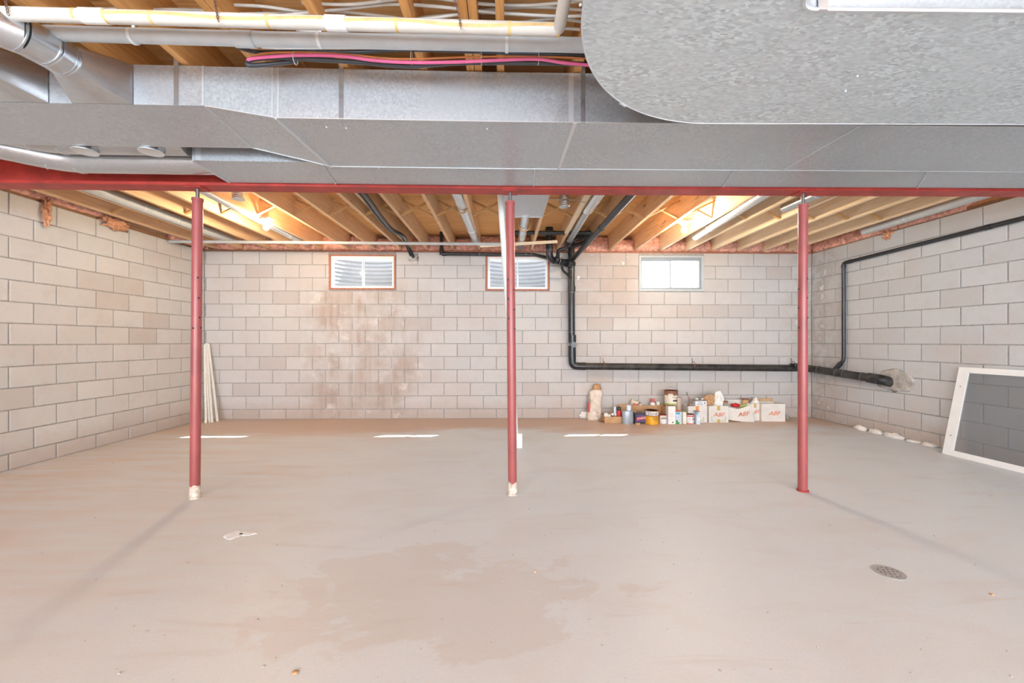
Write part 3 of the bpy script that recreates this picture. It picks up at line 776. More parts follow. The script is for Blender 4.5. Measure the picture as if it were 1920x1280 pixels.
lowpipe('round galvanised pipe tucked just behind the left duct', 2.735, H+1.30, 0.08, 90, 352, 0.30)
for i, px in enumerate((140, 265)):
    P = onZ(px, 268, H+1.235)
    t = thing('duct_collar', ('round collar poking out behind the left duct, nearer the left edge', 'round collar poking out behind the left duct, nearer the first column')[i], 'duct')
    bm = bmesh.new(); lathe(bm, [(0.062, 0.004), (0.064, 0.002), (0.064, 0.008), (0.064, 0.1)], 28, (P.x, 2.650, LZB-0.005)); obj('collar', bm, 'galv_pipe', t, smooth='auto')
    bm = bmesh.new(); lathe(bm, [(0.060, 0.003), (0.0665, 0.0), (0.0665, 0.006)], 28, (P.x, 2.650, LZB-0.007)); obj('bead', bm, 'seam', t, smooth='auto')

# ------------------------------------------------------------------ pipes and cables in front of the duct
def P(px, py, Y): return onY(px, py, Y)
wp = thing('insulated_pipe', 'white wrapped pipe with masking tape, hung on chains under the joists', 'pipe')
wy = 1.72
pts = [P(-60, 24, wy), P(300, 34, wy), P(700, 46, wy), P(1048, 56, wy)]
corner = pts[-1]; r_w = 0.026
pt('pipe', 'insul_pipe', wp, fillet(pts+[corner+Vector((0.012, -1.0, 0.0))], 0.03, 4), r_w, 20)
for a, b in ((155, 200), (612, 650)):
    p, q = P(a, 34+(a-300)*0.029, wy), P(b, 34+(b-300)*0.029, wy)
    pt('pipe_joint', 'white_frame', wp, [p, q], r_w*1.12, 20)
for a, b in ((200, 610), (650, 1040)):
    bm = bmesh.new(); p = P(a, 34+(a-300)*0.0295, wy); q = P(b, 34+(b-300)*0.0295, wy); n = 16; prev = None
    for k in range(n+1):
        c = p.lerp(q, k/n); an = -0.9+0.25*math.sin(k*0.5)
        ring = [bm.verts.new(c+Vector((0, -math.cos(an+da)*(r_w+.0006), math.sin(an+da)*(r_w+.0006)+0.0))) for da in (0.5, 0.75, 1.0)]
        if prev:
            for j in range(2): bm.faces.new((prev[j], prev[j+1], ring[j+1], ring[j]))
        prev = ring
    obj('tape', bm, 'tape', wp)
for px in (145, 202, 288, 505, 745, 955, 1046):
    pt('tape', 'tape', wp, [P(px-3, 34+(px-303)*0.0295, wy), P(px+3, 34+(px-297)*0.0295, wy)], r_w*1.02, 20)
def chain(px, lab):
    c = P(px, 34+(px-300)*0.0295, wy)
    t = thing('chain', lab, 'chain', group=None)
    n = 12; zb = c.z-0.028; 
    path = [Vector((c.x-0.02, wy-0.032, zb+0.004+0.0)), Vector((c.x-0.025, wy-0.036, c.z+0.02)), Vector((c.x-0.05, wy-0.02, JB+0.01))]
    pp = fillet(path, 0.03, 4); L = sum((pp[i+1]-pp[i]).length for i in range(len(pp)-1)); step = 0.011; s = 0; i = 0; k = 0
    while i < len(pp)-1:
        d = pp[i+1]-pp[i]
        if s > d.length: s -= d.length; i += 1; continue
        q = pp[i]+d.normalized()*s; dd = d.normalized(); sd = dd.cross(Vector((0, 1, 0))) if k % 2 else Vector((0, 1, 0))
        sd.normalize(); bm = bmesh.new(); ring = [q+dd*0.0085*math.cos(2*PI*j/10)+sd*0.0045*math.sin(2*PI*j/10) for j in range(11)]
        tube(bm, ring, 0.0014, 5, False); obj('link', bm, 'chain', t); s += step; k += 1
for px, lb in ((42, 'rusty chain holding the white pipe, at the left edge'), (428, 'rusty chain holding the white pipe above the first hanger strap'), (874, 'rusty chain holding the white pipe near the middle column')): chain(px, lb)

gp = thing('drain_pipe', 'long grey plastic pipe under the front joists', 'pipe')
gy = 1.86
def gline(px): return 62+(px-80)*0.0235 if px < 500 else 72+(px-500)*0.022
g0, g1, g2 = P(-60, 58, gy), P(500, 74, gy), P(1120, 86, gy)
pt('pipe', 'pvc', gp, [g0, g1, g2+Vector((0.5, 0, 0))], 0.0305, 22)
pt('coupling', 'pvc', gp, [P(440, 73, gy), P(478, 74.5, gy)], 0.034, 22)
for px in (250, 600, 950):
    pt('pipe_clip', 'pvc_white', gp, [P(px-3, 74+(px-500)*.022, gy), P(px+3, 74+(px-500)*.022, gy)], 0.0325, 20)
    c = P(px, 74+(px-500)*.022, gy); pb('hanger', 'pvc_white', gp, c.x-0.006, c.x+0.006, gy-0.002, gy+0.002, c.z+0.028, JB+0.02)
def cable(name, label, pts, r, m, cat='cable', group=None, seg=8):
    sm = []
    V_ = [Vector(p) for p in pts]; V_ = [V_[0]*2-V_[1]]+V_+[V_[-1]*2-V_[-2]]
    for i in range(1, len(V_)-2):
        for k in range(7):
            t = k/7; a, b, c, d = V_[i-1:i+3]
            sm.append(0.5*((2*b)+(c-a)*t+(2*a-5*b+4*c-d)*t*t+(3*b-a-3*c+d)*t**3))
    sm.append(V_[-2]); bm = bmesh.new(); tube(bm, sm, r, seg)
    return tag(obj(name, bm, m, smooth=True), label, cat, group)
cy = 1.99
cable('cable', 'thick black cable looped at the bottom of the bundle over the duct', [P(1125, 121, cy), P(1000, 118, cy), P(860, 118, cy-.01), P(770, 124, cy), P(690, 118, cy), P(600, 112, cy), P(520, 108, cy), P(472, 112, cy-.01), P(466, 122, cy-.02), P(500, 121, cy+.01), P(560, 114, cy+.03)], 0.0105, 'blackcable')
cable('cable', 'black cable running just under the grey pipe', [P(1125, 106, cy-.02), P(1000, 101, cy), P(900, 97, cy), P(760, 93, cy+.01), P(660, 98, cy+.02), P(560, 97, cy), P(490, 98, cy), P(455, 92, cy), P(440, 84, cy+.05)], 0.009, 'blackcable')
cable('cable', 'bright pink cable along the top of the duct', [P(1130, 124, cy-.025), P(1060, 118, cy-.03), P(1010, 111, cy-.03), P(950, 112, cy-.03), P(860, 116, cy-.03), P(770, 117, cy-.03), P(700, 113, cy-.03), P(640, 105, cy-.03), P(560, 103.5, cy-.03), P(500, 107, cy-.03), P(468, 111, cy-.025), P(465, 118, cy-.01)], 0.0075, 'pinkcable')
cable('cable', 'thin orange cable lying on the pink one', [P(1130, 111, cy-.02), P(1040, 107, cy-.02), P(960, 106, cy-.02), P(880, 107, cy-.02), P(800, 110, cy-.02), P(730, 110, cy-.02), P(660, 103, cy-.02), P(590, 99, cy-.02), P(530, 98.5, cy-.02), P(490, 101, cy-.02), P(470, 108, cy-.02)], 0.0045, 'orangecable')
cable('cable', 'thin white cable hugging the underside of the grey pipe', [P(1125, 100, cy-.03), P(1020, 96, cy-.02), P(960, 94, cy), P(800, 91, cy), P(640, 91, cy), P(540, 92, cy), P(490, 90, cy)], 0.004, 'nm')
for px, tl_ in ((556, 'leftmost white cable tie round the pink cable, near its looped end'), (773, 'white cable tie second from the left on the pink cable'), (903, 'white cable tie third from the left on the pink cable'), (1009, 'rightmost white cable tie on the pink cable, nearest the big duct elbow')):
    a, b_ = P(px, 103, cy), P(px+1, 122, cy); tb = bmesh.new()
    ring = [Vector((a.x, cy-0.012+0.024*math.cos(q*PI/6), (a.z+b_.z)/2+0.030*math.sin(q*PI/6))) for q in range(13)]
    tube(tb, ring, 0.0018, 5, False)
    tag(obj('cable_tie', tb, 'nm', smooth=True), tl_, 'cable tie', 'cable ties on the bundle')
# white house wiring running through the front joists
rn = random.Random(3)
nmrows = [(1.725, 1.50, -2.6, 1.5), (1.80, 1.52, -0.9, 1.5), (1.86, 1.50, -1.3, 1.5), (1.93, 1.53, -2.6, 0.6), (1.99, 1.50, -1.0, 1.5), (1.66, 1.56, -2.4, 1.5)]
for i, (yy, zz, x0, x1) in enumerate(nmrows):
    for j in range(2):
        pts = []; x = x0; ph = rn.random()*6
        while x < x1+0.1:
            pts.append((x, yy+0.022*math.sin(x*3.1+ph)+j*0.013+rn.uniform(-.004, .004), H+zz+0.02*math.sin(x*5+ph*2)+j*0.004)); x += 0.2
        cable('wiring_cable', 'white jacketed house cable threaded through the front joists', pts, 0.0068, 'nm', group='white wiring in the front joists', seg=6)
cable('wiring_cable', 'pair of black cables between front joists at left', [P(370, -10, 1.75), P(380, 5, 1.8), P(392, 22, 1.9), P(402, 40, 2.0)], 0.009, 'blackcable')

# ------------------------------------------------------------------ pipes beyond the beam
def bay_pipe(label, a, b, r, z=H+1.47, m='galv_pipe', beads=(0.35,), name='round_duct', ring=None, r2=None, seg=22):
    A, B = onZ(a[0], a[1], z), onZ(b[0], b[1], z)
    t = thing(name, label, 'duct')
    d = (B-A).normalized(); A = A-d*0.9 if (A.y > 3.3 and a[1] < 372) else A
    if A.y < 3.3: A = A+d*((3.3-A.y)/d.y)
    pt('pipe', m, t, [A, B], r, seg)
    for f_ in beads: c = A.lerp(B, f_); pt('bead', 'seam', t, [c-d*0.006, c+d*0.006], r*1.05, seg)
    return t, A, B, d
def wood_ring(t, c, r):
    bm = bmesh.new(); pts = [c+Vector((math.cos(q)*r, 0, math.sin(q)*r)) for q in [PI+PI*k/14 for k in range(15)]]
    for k in range(14): bar(bm, pts[k], pts[k+1], 0.02, 0.012, up=(pts[k]-c))
    obj('support_ring', bm, 'strap_wood', t)
bay_pipe('grey galvanised pipe between the joists nearest the left wall', (175, 354), (435, 450), 0.055, H+1.465, 'pvc', (0.45, 0.62))
bay_pipe('shiny galvanised pipe passing beside the left bulb', (395, 362), (558, 448), 0.05, H+1.455, 'foil', (0.4, 0.7))
t_, A_, B_, d_ = bay_pipe('foil wrapped round duct left of the middle column', (857, 362), (893, 452), 0.058, H+1.455, 'foil', (0.75,)); c_ = onZ(864, 386, H+1.455); wood_ring(t_, c_, 0.078)
t_, A_, B_, d_ = bay_pipe('short foil round duct beyond the sheet metal pan', (985, 400), (976, 462), 0.055, H+1.46, 'foil', (0.3,)); wood_ring(t_, onZ(983, 422, H+1.46), 0.075)
t_, A_, B_, d_ = bay_pipe('bubble foil wrapped round duct right of the pale batten', (1122, 362), (1102, 392), 0.062, H+1.46, 'foil', ())
pt('inner_pipe', 'galv', t_, [onZ(1102, 392, H+1.46), onZ(1068, 450, H+1.46)], 0.045, 20)
bay_pipe('bright foil round duct beside the right bulb', (1432, 362), (1305, 442), 0.06, H+1.46, 'foil', (0.5, 0.8))
t_, A_, B_, d_ = bay_pipe('galvanised round duct left of the right column top', (1540, 360), (1470, 390), 0.048, H+1.46, 'galv_pipe', (0.6,))
bay_pipe('grey round pipe along the top of the right wall', (1860, 360), (1620, 434), 0.045, H+1.43, 'pvc', (0.7,))
def collar(px, py, lab, r=0.055):
    c = onZ(px, py, H+1.40); t = thing('duct_collar', lab, 'duct')
    bm = bmesh.new(); prof = []
    for k in range(9): prof += [(r, k*0.018), (r*1.04, k*0.018+0.005), (r, k*0.018+0.01)]
    lathe(bm, prof, 24, (c.x, c.y, H+1.40)); obj('collar', bm, 'galv_pipe', t, smooth='auto')
    bb = bmesh.new(); bar(bb, (c.x-0.2, c.y-0.07, H+1.45), (c.x+0.2, c.y-0.07, H+1.45), 0.01, 0.004); obj('hanger_strap', bb, 'seam', t)
collar(447, 374, 'galvanised ribbed collar dropping between joists behind the left column')
collar(1058, 388, 'galvanised ribbed collar dropping between joists right of the sheet metal pan')
# sheet metal pan closing a joist bay
pA, pB = onZ(966, 366, JB), onZ(1032, 366, JB); pC = onZ(1000, 406.5, JB)
pan = thing('joist_pan', 'flat galvanised sheet closing a joist bay right of the middle column', 'duct')
pb('sheet', 'galv', pan, -0.02, 0.44, 3.3, pC.y, JB-0.004, JB-0.0015)
pb('hem', 'seam', pan, -0.02, 0.44, pC.y-0.006, pC.y+0.004, JB-0.008, JB-0.001)
# long grey pipe under the back joists
zp = H+1.37
a, b = onZ(318, 452.5, zp), onZ(946, 457.5, zp)
lp = thing('long_conduit', 'long thin grey pipe slung under the back joists from the left wall', 'pipe')
pt('pipe', 'pvc', lp, [(XL+0.03, a.y, zp), (b.x, b.y, zp)], 0.0215, 16)
for px in (572, 740, 945): c = onZ(px, 455, zp); pt('coupling', 'pvc', lp, [(c.x-0.03, b.y, zp), (c.x+0.03, b.y, zp)], 0.0245, 16)
for px in (500, 660, 888): c = onZ(px, 455, zp); pb('hanger', 'steel', lp, c.x-0.004, c.x+0.004, b.y-0.024, b.y-0.021, zp-0.022, JB+0.02)
# pale battens
bm = bmesh.new(); bar(bm, onZ(1103, 360, JB-0.012), onZ(1062, 436, JB-0.012), 0.05, 0.022); tag(obj('batten', bm, 'pale_wood'), 'pale bare batten running along the joists beside the foil wrapped duct', 'batten')
bm = bmesh.new(); bar(bm, onY(900, 461, 5.75), onY(1045, 453, 5.75), 0.02, 0.04); tag(obj('batten', bm, 'pale_wood'), 'pale bare batten lying level above the middle window', 'batten')
# black twin cable/pipe at left centre
s = [onZ(672, 352, H+1.40), onZ(690, 372, H+1.40), onZ(715, 407, H+1.40), onZ(735, 430, H+1.39), onZ(757, 443, H+1.38)]
e1 = onY(765, 460, 6.15); e2 = onY(775, 482, D-0.01)
cable('service_pipe', 'thick black service pipe bending into the wall right of the left window', [p for p in s]+[e1, e2], 0.022, 'abs', 'pipe', seg=12)
cable('service_pipe', 'thinner black pipe strapped beside the thick service pipe', [p+Vector((-0.05, 0, 0.005)) for p in s]+[e1+Vector((-.035, 0, .01)), e2+Vector((-0.045, 0.01, 0.02))], 0.013, 'abs', 'pipe', seg=10)
bm = bmesh.new(); lump(bm, onY(774, 483, D), (0.085, 0.006, 0.07), 4, 0.35); tag(obj('cement_patch', bm, 'cement', smooth=True), 'cement patch round the black service pipe in the back wall', 'patch')

# ------------------------------------------------------------------ black drain system
dr = thing('drain_stack', 'black plastic drain stack with elbows on the back wall', 'pipe')
Yd = D-0.085
def fit(p, q, r, m='abs', n='coupling'): return pt(n, m, dr, [p, q], r, 20)
def dp(px, py, Y=None): return onY(px, py, Y or Yd)
R3 = 0.052
pt('stack', 'abs', dr, [dp(1071, 455), dp(1072, 640)], R3, 22)
pt('elbow', 'abs', dr, fillet([dp(1072.5, 648), dp(1073, 686), dp(1092, 686.5)], 0.14, 8), R3*1.12, 22)
zc0 = dp(1092, 686.5)
ce = Vector((XR-0.11, Yd, zc0.z-0.035))
pt('horizontal_run', 'abs_dirty', dr, [zc0, ce], R3, 22)
# along the right wall, dropping towards the outlet
q2 = onX(1638, 709, 4.80)
run_end = Vector((xr(q2.y)-0.11, q2.y, q2.z))
pt('right_run', 'abs_dirty', dr, fillet([ce+Vector((-0.25, 0, 0.01)), ce+Vector((0.0, 0, 0.0)), run_end], 0.12, 8), R3*1.02, 22)
dd = (run_end-ce).normalized()
pt('cleanout', 'abs_dirty', dr, fillet([run_end-dd*0.05, run_end+dd*0.10, run_end+dd*0.12+Vector((0.12, 0.0, -0.03))], 0.05, 5), R3*1.25, 22)
pt('outlet_cap', 'abs', dr, [run_end+dd*0.09+Vector((-0.05, 0, -0.005)), run_end+dd*0.09+Vector((-0.085, 0, -0.008))], 0.038, 16)
for f_ in (0.18, 0.48, 0.6, 0.86):
    c = ce.lerp(run_end, f_); fit(c-dd*0.012, c+dd*0.012, R3*1.15, 'abs', 'coupling'); fit(c+dd*0.013, c+dd*0.017, R3*1.09, 'abs_ring', 'solvent_ring')
for px, py0, py1 in ((1073, 628, 642), (1072.5, 660, 668)): fit(dp(px, py0), dp(px, py1), R3*1.14)
fit(dp(1072, 537), dp(1072, 546), R3*1.14); fit(dp(1091, 686.5), dp(1098, 686.5), R3*1.16); fit(dp(1485, 688), dp(1497, 688), R3*1.16)
for py in (505, 548, 622, 643): fit(dp(1072, py), dp(1072, py+0.7), R3*1.07, 'abs_ring', 'solvent_ring')
pt('cleanout_plug', 'abs', dr, [dp(1074, 646), dp(1074, 646)+Vector((0, -0.085, 0))], 0.045, 16)
# upper tangle
fit(dp(1071, 462), dp(1071, 440), R3*0.95, 'abs', 'stack_top')
pt('branch', 'abs', dr, fillet([onZ(1030, 430, H+1.55)+Vector((0, 0.3, 0)), dp(1030, 428, 5.95), dp(1030, 487, 5.98), dp(1075, 495, Yd)], 0.11, 8), R3*0.96, 20)
pt('branch', 'abs', dr, [dp(1030, 424, 5.95), dp(1030, 440, 5.95)], R3*1.12, 20)
for a_, b_, r_ in (((1030, 463), (1030, 466), 1.13), ):
    fit(dp(*a_, 5.95), dp(*b_, 5.95), R3*r_)
fit(dp(1041, 486, 5.97), dp(1046, 487.5, 5.98), R3*1.12); fit(dp(1062, 492.5, 6.1), dp(1068, 494, 6.15), R3*1.13)
fit(dp(1050, 489, 5.99), dp(1051, 489.3, 5.99), R3*1.1, 'abs_ring', 'solvent_ring'); fit(dp(1071, 445), dp(1071, 446), R3*1.1, 'abs_ring', 'solvent_ring')
pt('trap', 'abs', dr, fillet([dp(1046, 485, 5.95), dp(1046, 468, 5.95), dp(1062, 466, 5.95), dp(1064, 452, 5.9), dp(1078, 448, 5.85)], 0.07, 6), 0.027, 16)
pt('vent', 'abs', dr, [dp(955, 436, 5.5), dp(1108, 436.5, 5.5)], 0.027, 16)
pt('vent', 'abs', dr, fillet([dp(1108, 436.5, 5.5), dp(1104, 446, 5.55), dp(1096, 455, 5.7), dp(1073, 462, 6.1)], 0.08, 6), 0.030, 16)
for px in (1036, 1060, 1102): fit(dp(px, 436.3, 5.5), dp(px+5, 436.3, 5.5), 0.032)
pt('vent', 'abs', dr, fillet([dp(1072, 450, 6.2), dp(1078, 440, 6.0), dp(1100, 440, 5.9)], 0.07, 5), 0.034, 16)
pt('vent', 'abs', dr, fillet([dp(1066, 462, 5.9), dp(1076, 449, 5.85), dp(1098, 447, 5.85), dp(1100, 432, 5.8)], 0.06, 5), 0.024, 14)
pt('side_loop', 'abs', dr, fillet([dp(1054, 492, 6.05), dp(1054, 506, 6.1), dp(1070, 519, 6.2)], 0.05, 5), 0.020, 14)
fit(dp(1054, 500, 6.08), dp(1054, 503, 6.09), 0.024); fit(dp(1066, 515.5, 6.17), dp(1070, 519, 6.2), 0.026)
# long diagonal pipe below the joists, draining into the stack
la, lb = onZ(1192, 356, H+1.37), dp(1074, 486, 6.2)
pt('long_branch', 'abs', dr, [la-(lb-la).normalized()*0.6, lb], 0.036, 18)
c = la.lerp(lb, 0.42); n_ = (lb-la).normalized(); fit(c-n_*0.03, c+n_*0.03, 0.041)
# small pipe at left of the middle window
pt('left_branch', 'abs', dr, fillet([dp(827, 425, 6.2)+Vector((0, 0, 0.1)), dp(828, 475.5, 6.25), dp(1000, 477, 6.25), dp(1028, 484, 6.15), dp(1042, 487, 6.02)], 0.03, 4), 0.026, 16)
for px in (899, 986, 996): fit(dp(px, 476.5, 6.25), dp(px+1.2, 476.5, 6.25), 0.0275, 'abs_ring', 'solvent_ring')
fit(dp(828, 466, 6.25), dp(828, 478, 6.25), 0.032); fit(dp(829, 475.8, 6.25), dp(838, 475.8, 6.25), 0.031)
# tee stand and vent along the right wall
rw = thing('vent_pipe', 'thin black vent pipe climbing the right wall and turning along it', 'pipe')
XV = 4.86
v0 = onX(1920, 408, XV); v1 = onX(1582, 493, XV-0.02); v2 = Vector((v1.x, v1.y, onX(1575, 675, XV-0.02).z))
v1b = Vector((v1.x, v1.y, v1.z))
far_ = v1+(v0-v1)*1.6; far_.x = xr(far_.y)-0.045; v1.x = xr(v1.y)-0.045; v2.x = v1.x
tgt = ce.lerp(run_end, 0.42)
pt('pipe', 'abs', rw, fillet([far_, v1, v2, tgt], 0.035, 5), 0.0235, 18)
fd = (far_-v1).normalized()
for f_, ln in ((0.02, 0.03), (0.52, 0.03), ): c = v1+fd*((far_-v1).length*f_+0.02); pt('coupling', 'abs', rw, [c, c+fd*0.05], 0.028, 16)
pt('coupling', 'abs', rw, [v1-Vector((0, 0, 0.03)), v1-Vector((0, 0, 0.07))], 0.028, 16)
tn = (tgt-v2).normalized(); pt('wye', 'abs', rw, [v2+tn*0.05, tgt-tn*0.0], 0.033, 16)
for px in (1132, 1300, 1487):
    c = dp(px, 684.5); bm = bmesh.new()
    ring = [c+Vector((0.006*math.sin(q), math.cos(q)*(R3+0.004), math.sin(q)*(R3+0.004)+0.0)) for q in [2*PI*k/14 for k in range(15)]]
    tube(bm, ring, 0.004, 6, False); bar(bm, c+Vector((0, 0.03, R3)), c+Vector((-0.01, 0.03, R3+0.06)), 0.012, 0.004)
    tag(obj('pipe_hanger', bm, 'rust', smooth=True), {1132: 'rusty wire hanger on the drain pipe, left of the cartons', 1300: 'rusty wire hanger on the drain pipe above the cartons', 1487: 'rusty wire hanger on the drain pipe beside the right column'}[px], 'hanger')
bm = bmesh.new(); cpt = run_end+dd*0.2; lump(bm, (xr(cpt.y), cpt.y+0.02, cpt.z), (0.012, 0.24, 0.14), 9, 0.35)
tag(obj('cement_patch', bm, 'cement', smooth=True), 'rough cement patch where the drain leaves through the right wall', 'patch')

# leaning white plastic pipe behind the middle column
bt = onZ(969, 836, 0.0); tp = onZ(939, 356, JB-0.02)
lpv = thing('white_pipe', 'white plastic pipe leaning behind the middle column', 'pipe')
tpv = onZ(937, 352, JB-0.03)
pt('pipe', 'pvc_white', lpv, [bt+Vector((0, 0, 0.03)), tpv], 0.0265, 20)
bq = onZ(974, 839, 0.0)
pb('foot_block', 'white', lpv, bq.x-0.03, bq.x+0.03, bq.y-0.02, bq.y+0.04, 0.001, 0.16)

# ------------------------------------------------------------------ light bulbs
def bulb(px, py, label, m):
    c = onZ(px, py, H+1.33); t = thing('bulb_lamp', label, 'lamp', (c.x, c.y, JB))
    bm = bmesh.new(); lathe(bm, [(0.055, -0.001), (0.058, -0.010), (0.050, -0.022), (0.024, -0.040), (0.022, -0.058)], 24); obj('lampholder', bm, 'porcelain', t, smooth='auto')
    bm = bmesh.new(); lathe(bm, [(0.014, -0.055), (0.016, -0.066), (0.027, -0.085), (0.031, -0.102), (0.027, -0.12), (0.014, -0.131), (0.002, -0.133)], 20); obj('bulb', bm, m, t, smooth=True)
    pb('mounting_board', 'joist', t, -0.07, 0.07, -0.06, 0.06, 0.0, 0.02)
    return t
bulb(499, 426, 'lit bare bulb in a white holder near the left window', 'bulb')
bulb(1283, 431, 'lit bare bulb in a white holder above the right window', 'bulb2')

# ------------------------------------------------------------------ leaning insect screen at right
b0 = onZ(1768, 850, 0.0); b1 = onZ(1920, 887, 0.0)
al = Vector((0.030, -1.0, 0)).normalized()
tl = onX(1800, 688, xr(b0.y-0.1)-0.03)
up = (tl-b0); hgt = up.length; up.normalize(); up = (up-al*up.dot(al)*0.0).normalized()
scn = thing('screen_panel', 'white framed insect screen leaning against the right wall', 'window screen', b0)
nrm = al.cross(up).normalized()
def quadbar(o0, a1, b1_, thick=0.022, m='white_frame', name='frame_rail', par=scn, shift=0.0):
    """panel between (s0,t0) and (s1,t1) along al/up"""
    (s0, t0), (s1, t1) = a1, b1_; bm = bmesh.new()
    q = [al*s+up*t for s, t in ((s0, t0), (s1, t0), (s1, t1), (s0, t1))]
    hexa(bm, [p-nrm*(thick/2)+nrm*shift for p in q]+[p+nrm*(thick/2)+nrm*shift for p in q]); return obj(name, bm, m, par)
SL = 1.55
fw = 0.095
quadbar(None, (0, 0), (fw, hgt)); quadbar(None, (SL-fw, 0), (SL, hgt)); quadbar(None, (fw, 0), (SL-fw, fw*0.62)); quadbar(None, (fw, hgt-fw*0.62), (SL-fw, hgt))
quadbar(None, (fw, fw*0.62), (SL-fw, hgt-fw*0.62), 0.002, 'screen', 'mesh')
for s_, t_ in ((fw*0.5, hgt*0.22), (fw*0.5, hgt*0.78)): quadbar(None, (s_-0.006, t_-0.006), (s_+0.006, t_+0.006), 0.024, 'ink_grey', 'screw_hole')

# sticks in the left back corner
for i, (bx_, by_, tx_, ty_, w_) in enumerate(((386, 793, 384, 646, 0.03), (393, 792, 385, 644, 0.018), (398, 792, 388, 643, 0.028), (408, 790, 391, 644, 0.03))):
    a_ = onZ(bx_, by_, 0.0); b_ = onY(tx_, ty_, D-0.03)
    bm = bmesh.new(); bar(bm, a_, b_, w_, 0.014, up=(0, -1, 0))
    tag(obj('wood_strip', bm, 'white_stick'), ('white painted strip nearest the column in the left back corner', 'thinnest white painted strip in the left back corner', 'white painted strip second from the right in the left back corner', 'white painted strip leaning furthest right in the left back corner')[i], 'wood strip')

# ------------------------------------------------------------------ floor bits
dc = onZ(1667, 1073, 0.0)
fd_ = thing('floor_drain', 'small round grated floor drain at right', 'drain', dc)
bm = bmesh.new(); lathe(bm, [(0.03, 0.0005), (0.068, 0.0005), (0.068, 0.003), (0.03, 0.003)], 28, cap=False); obj('rim', bm, 'grey_metal', fd_)
for r_ in range(3):
    n_ = (1, 6, 12)[r_]
    for k in range(n_):
        a_ = 2*PI*k/n_; bm = bmesh.new(); lathe(bm, [(0.0038, 0.0032), (0.0038, 0.0036)], 8, (0.022*r_*math.cos(a_), 0.022*r_*math.sin(a_), 0)); obj('drain_hole', bm, 'dark', fd_)
bm = bmesh.new(); lathe(bm, [(0.062, 0.0), (0.062, 0.0028)], 28); obj('grate', bm, 'grey_metal', fd_)
def splat(px, py, r, sx, m, name, label, cat, seed, h=0.0025):
    c = onZ(px, py, 0.0); bm = bmesh.new(); n = 40; pts = []
    for k in range(n):
        a_ = 2*PI*k/n; rr = r*(1+0.45*noise.noise(Vector((math.cos(a_)*2+seed, math.sin(a_)*2, seed)))+0.18*noise.noise(Vector((math.cos(a_)*7+seed, math.sin(a_)*7, 0))))
        pts.append(Vector((c.x+rr*sx*math.cos(a_), c.y+rr*math.sin(a_), 0)))
    lo = [bm.verts.new(p) for p in pts]; hi = [bm.verts.new(p.lerp(c, 0.1)+Vector((0, 0, h))) for p in pts]
    for k in range(n): bm.faces.new((lo[k], lo[(k+1) % n], hi[(k+1) % n], hi[k]))
    bm.faces.new(hi)
    return tag(obj(name, bm, m), label, cat)
splat(438, 1003, 0.055, 1.0, 'paint_white', 'dried_spill', 'splash of dried white filler on the floor at left', 'spill', 3)
splat(464, 1001, 0.022, 2.4, 'paint_white', 'dried_spill', 'thin tail of dried white filler right of the larger splash', 'spill', 5)
bm = bmesh.new(); rn = random.Random(11)
for k in range(70):
    px, py = rn.uniform(150, 1900), rn.uniform(860, 1270); c = onZ(px, py, 0.0); s_ = rn.uniform(0.002, 0.006)
    lump(bm, (c.x, c.y, s_*0.3), (s_, s_*0.8, s_*0.5), k, 0.4, sub=1)
tag(obj('floor_debris', bm, 'cement'), 'crumbs of mortar scattered over the concrete floor', 'debris', kind='stuff')
for i, (px, py, s_) in enumerate(((553, 1262, 0.012), (1860, 930, 0.013), (1860, 1115, 0.010), (1003, 1073, 0.006))):
    c = onZ(px, py, 0.0); bm = bmesh.new(); lump(bm, (c.x, c.y, 0.003), (s_, s_*0.8, 0.004), i+20, 0.5, sub=2)
    tag(obj('crumb', bm, 'brown_paper', smooth=True), ('brown crumb at the bottom edge left of centre', 'brown crumb on the floor in front of the leaning screen', 'brown crumb on the floor right of the drain', 'small brown crumb near the centre of the floor')[i], 'debris')
# white foamy efflorescence at the foot of the right wall
for i, (px, py, sx_, sz_) in enumerate(((1630, 805, 0.10, 0.045), (1655, 812, 0.11, 0.04), (1687, 820, 0.13, 0.045), (1717, 829, 0.09, 0.02), (1757, 836, 0.07, 0.03))):
    c = onZ(px, py, 0.0); bm = bmesh.new(); lump(bm, (xr(c.y)-0.03, c.y, 0.012), (0.05, sx_, sz_), i+3, 0.35)
    for v in bm.verts: v.co.z = max(0.0, v.co.z)
    tag(obj('foam_lump', bm, 'white_foam', smooth=True), ('white crusty lump at the right wall foot, nearest the corner', 'white crusty lump second from the corner at the right wall foot', 'largest white crusty lump at the right wall foot', 'flat white crusty lump right of the largest one', 'white crusty lump right beside the leaning screen')[i], 'crust')
c = onZ(1096, 785, 0); bm = bmesh.new(); lump(bm, (c.x, D-0.03, 0.05), (0.07, 0.03, 0.06), 2, 0.4)
for v in bm.verts: v.co.z = max(0.0, v.co.z)
tag(obj('foam_lump', bm, 'white_foam', smooth=True), 'white crusty lump at the back wall foot left of the paper sack', 'crust')

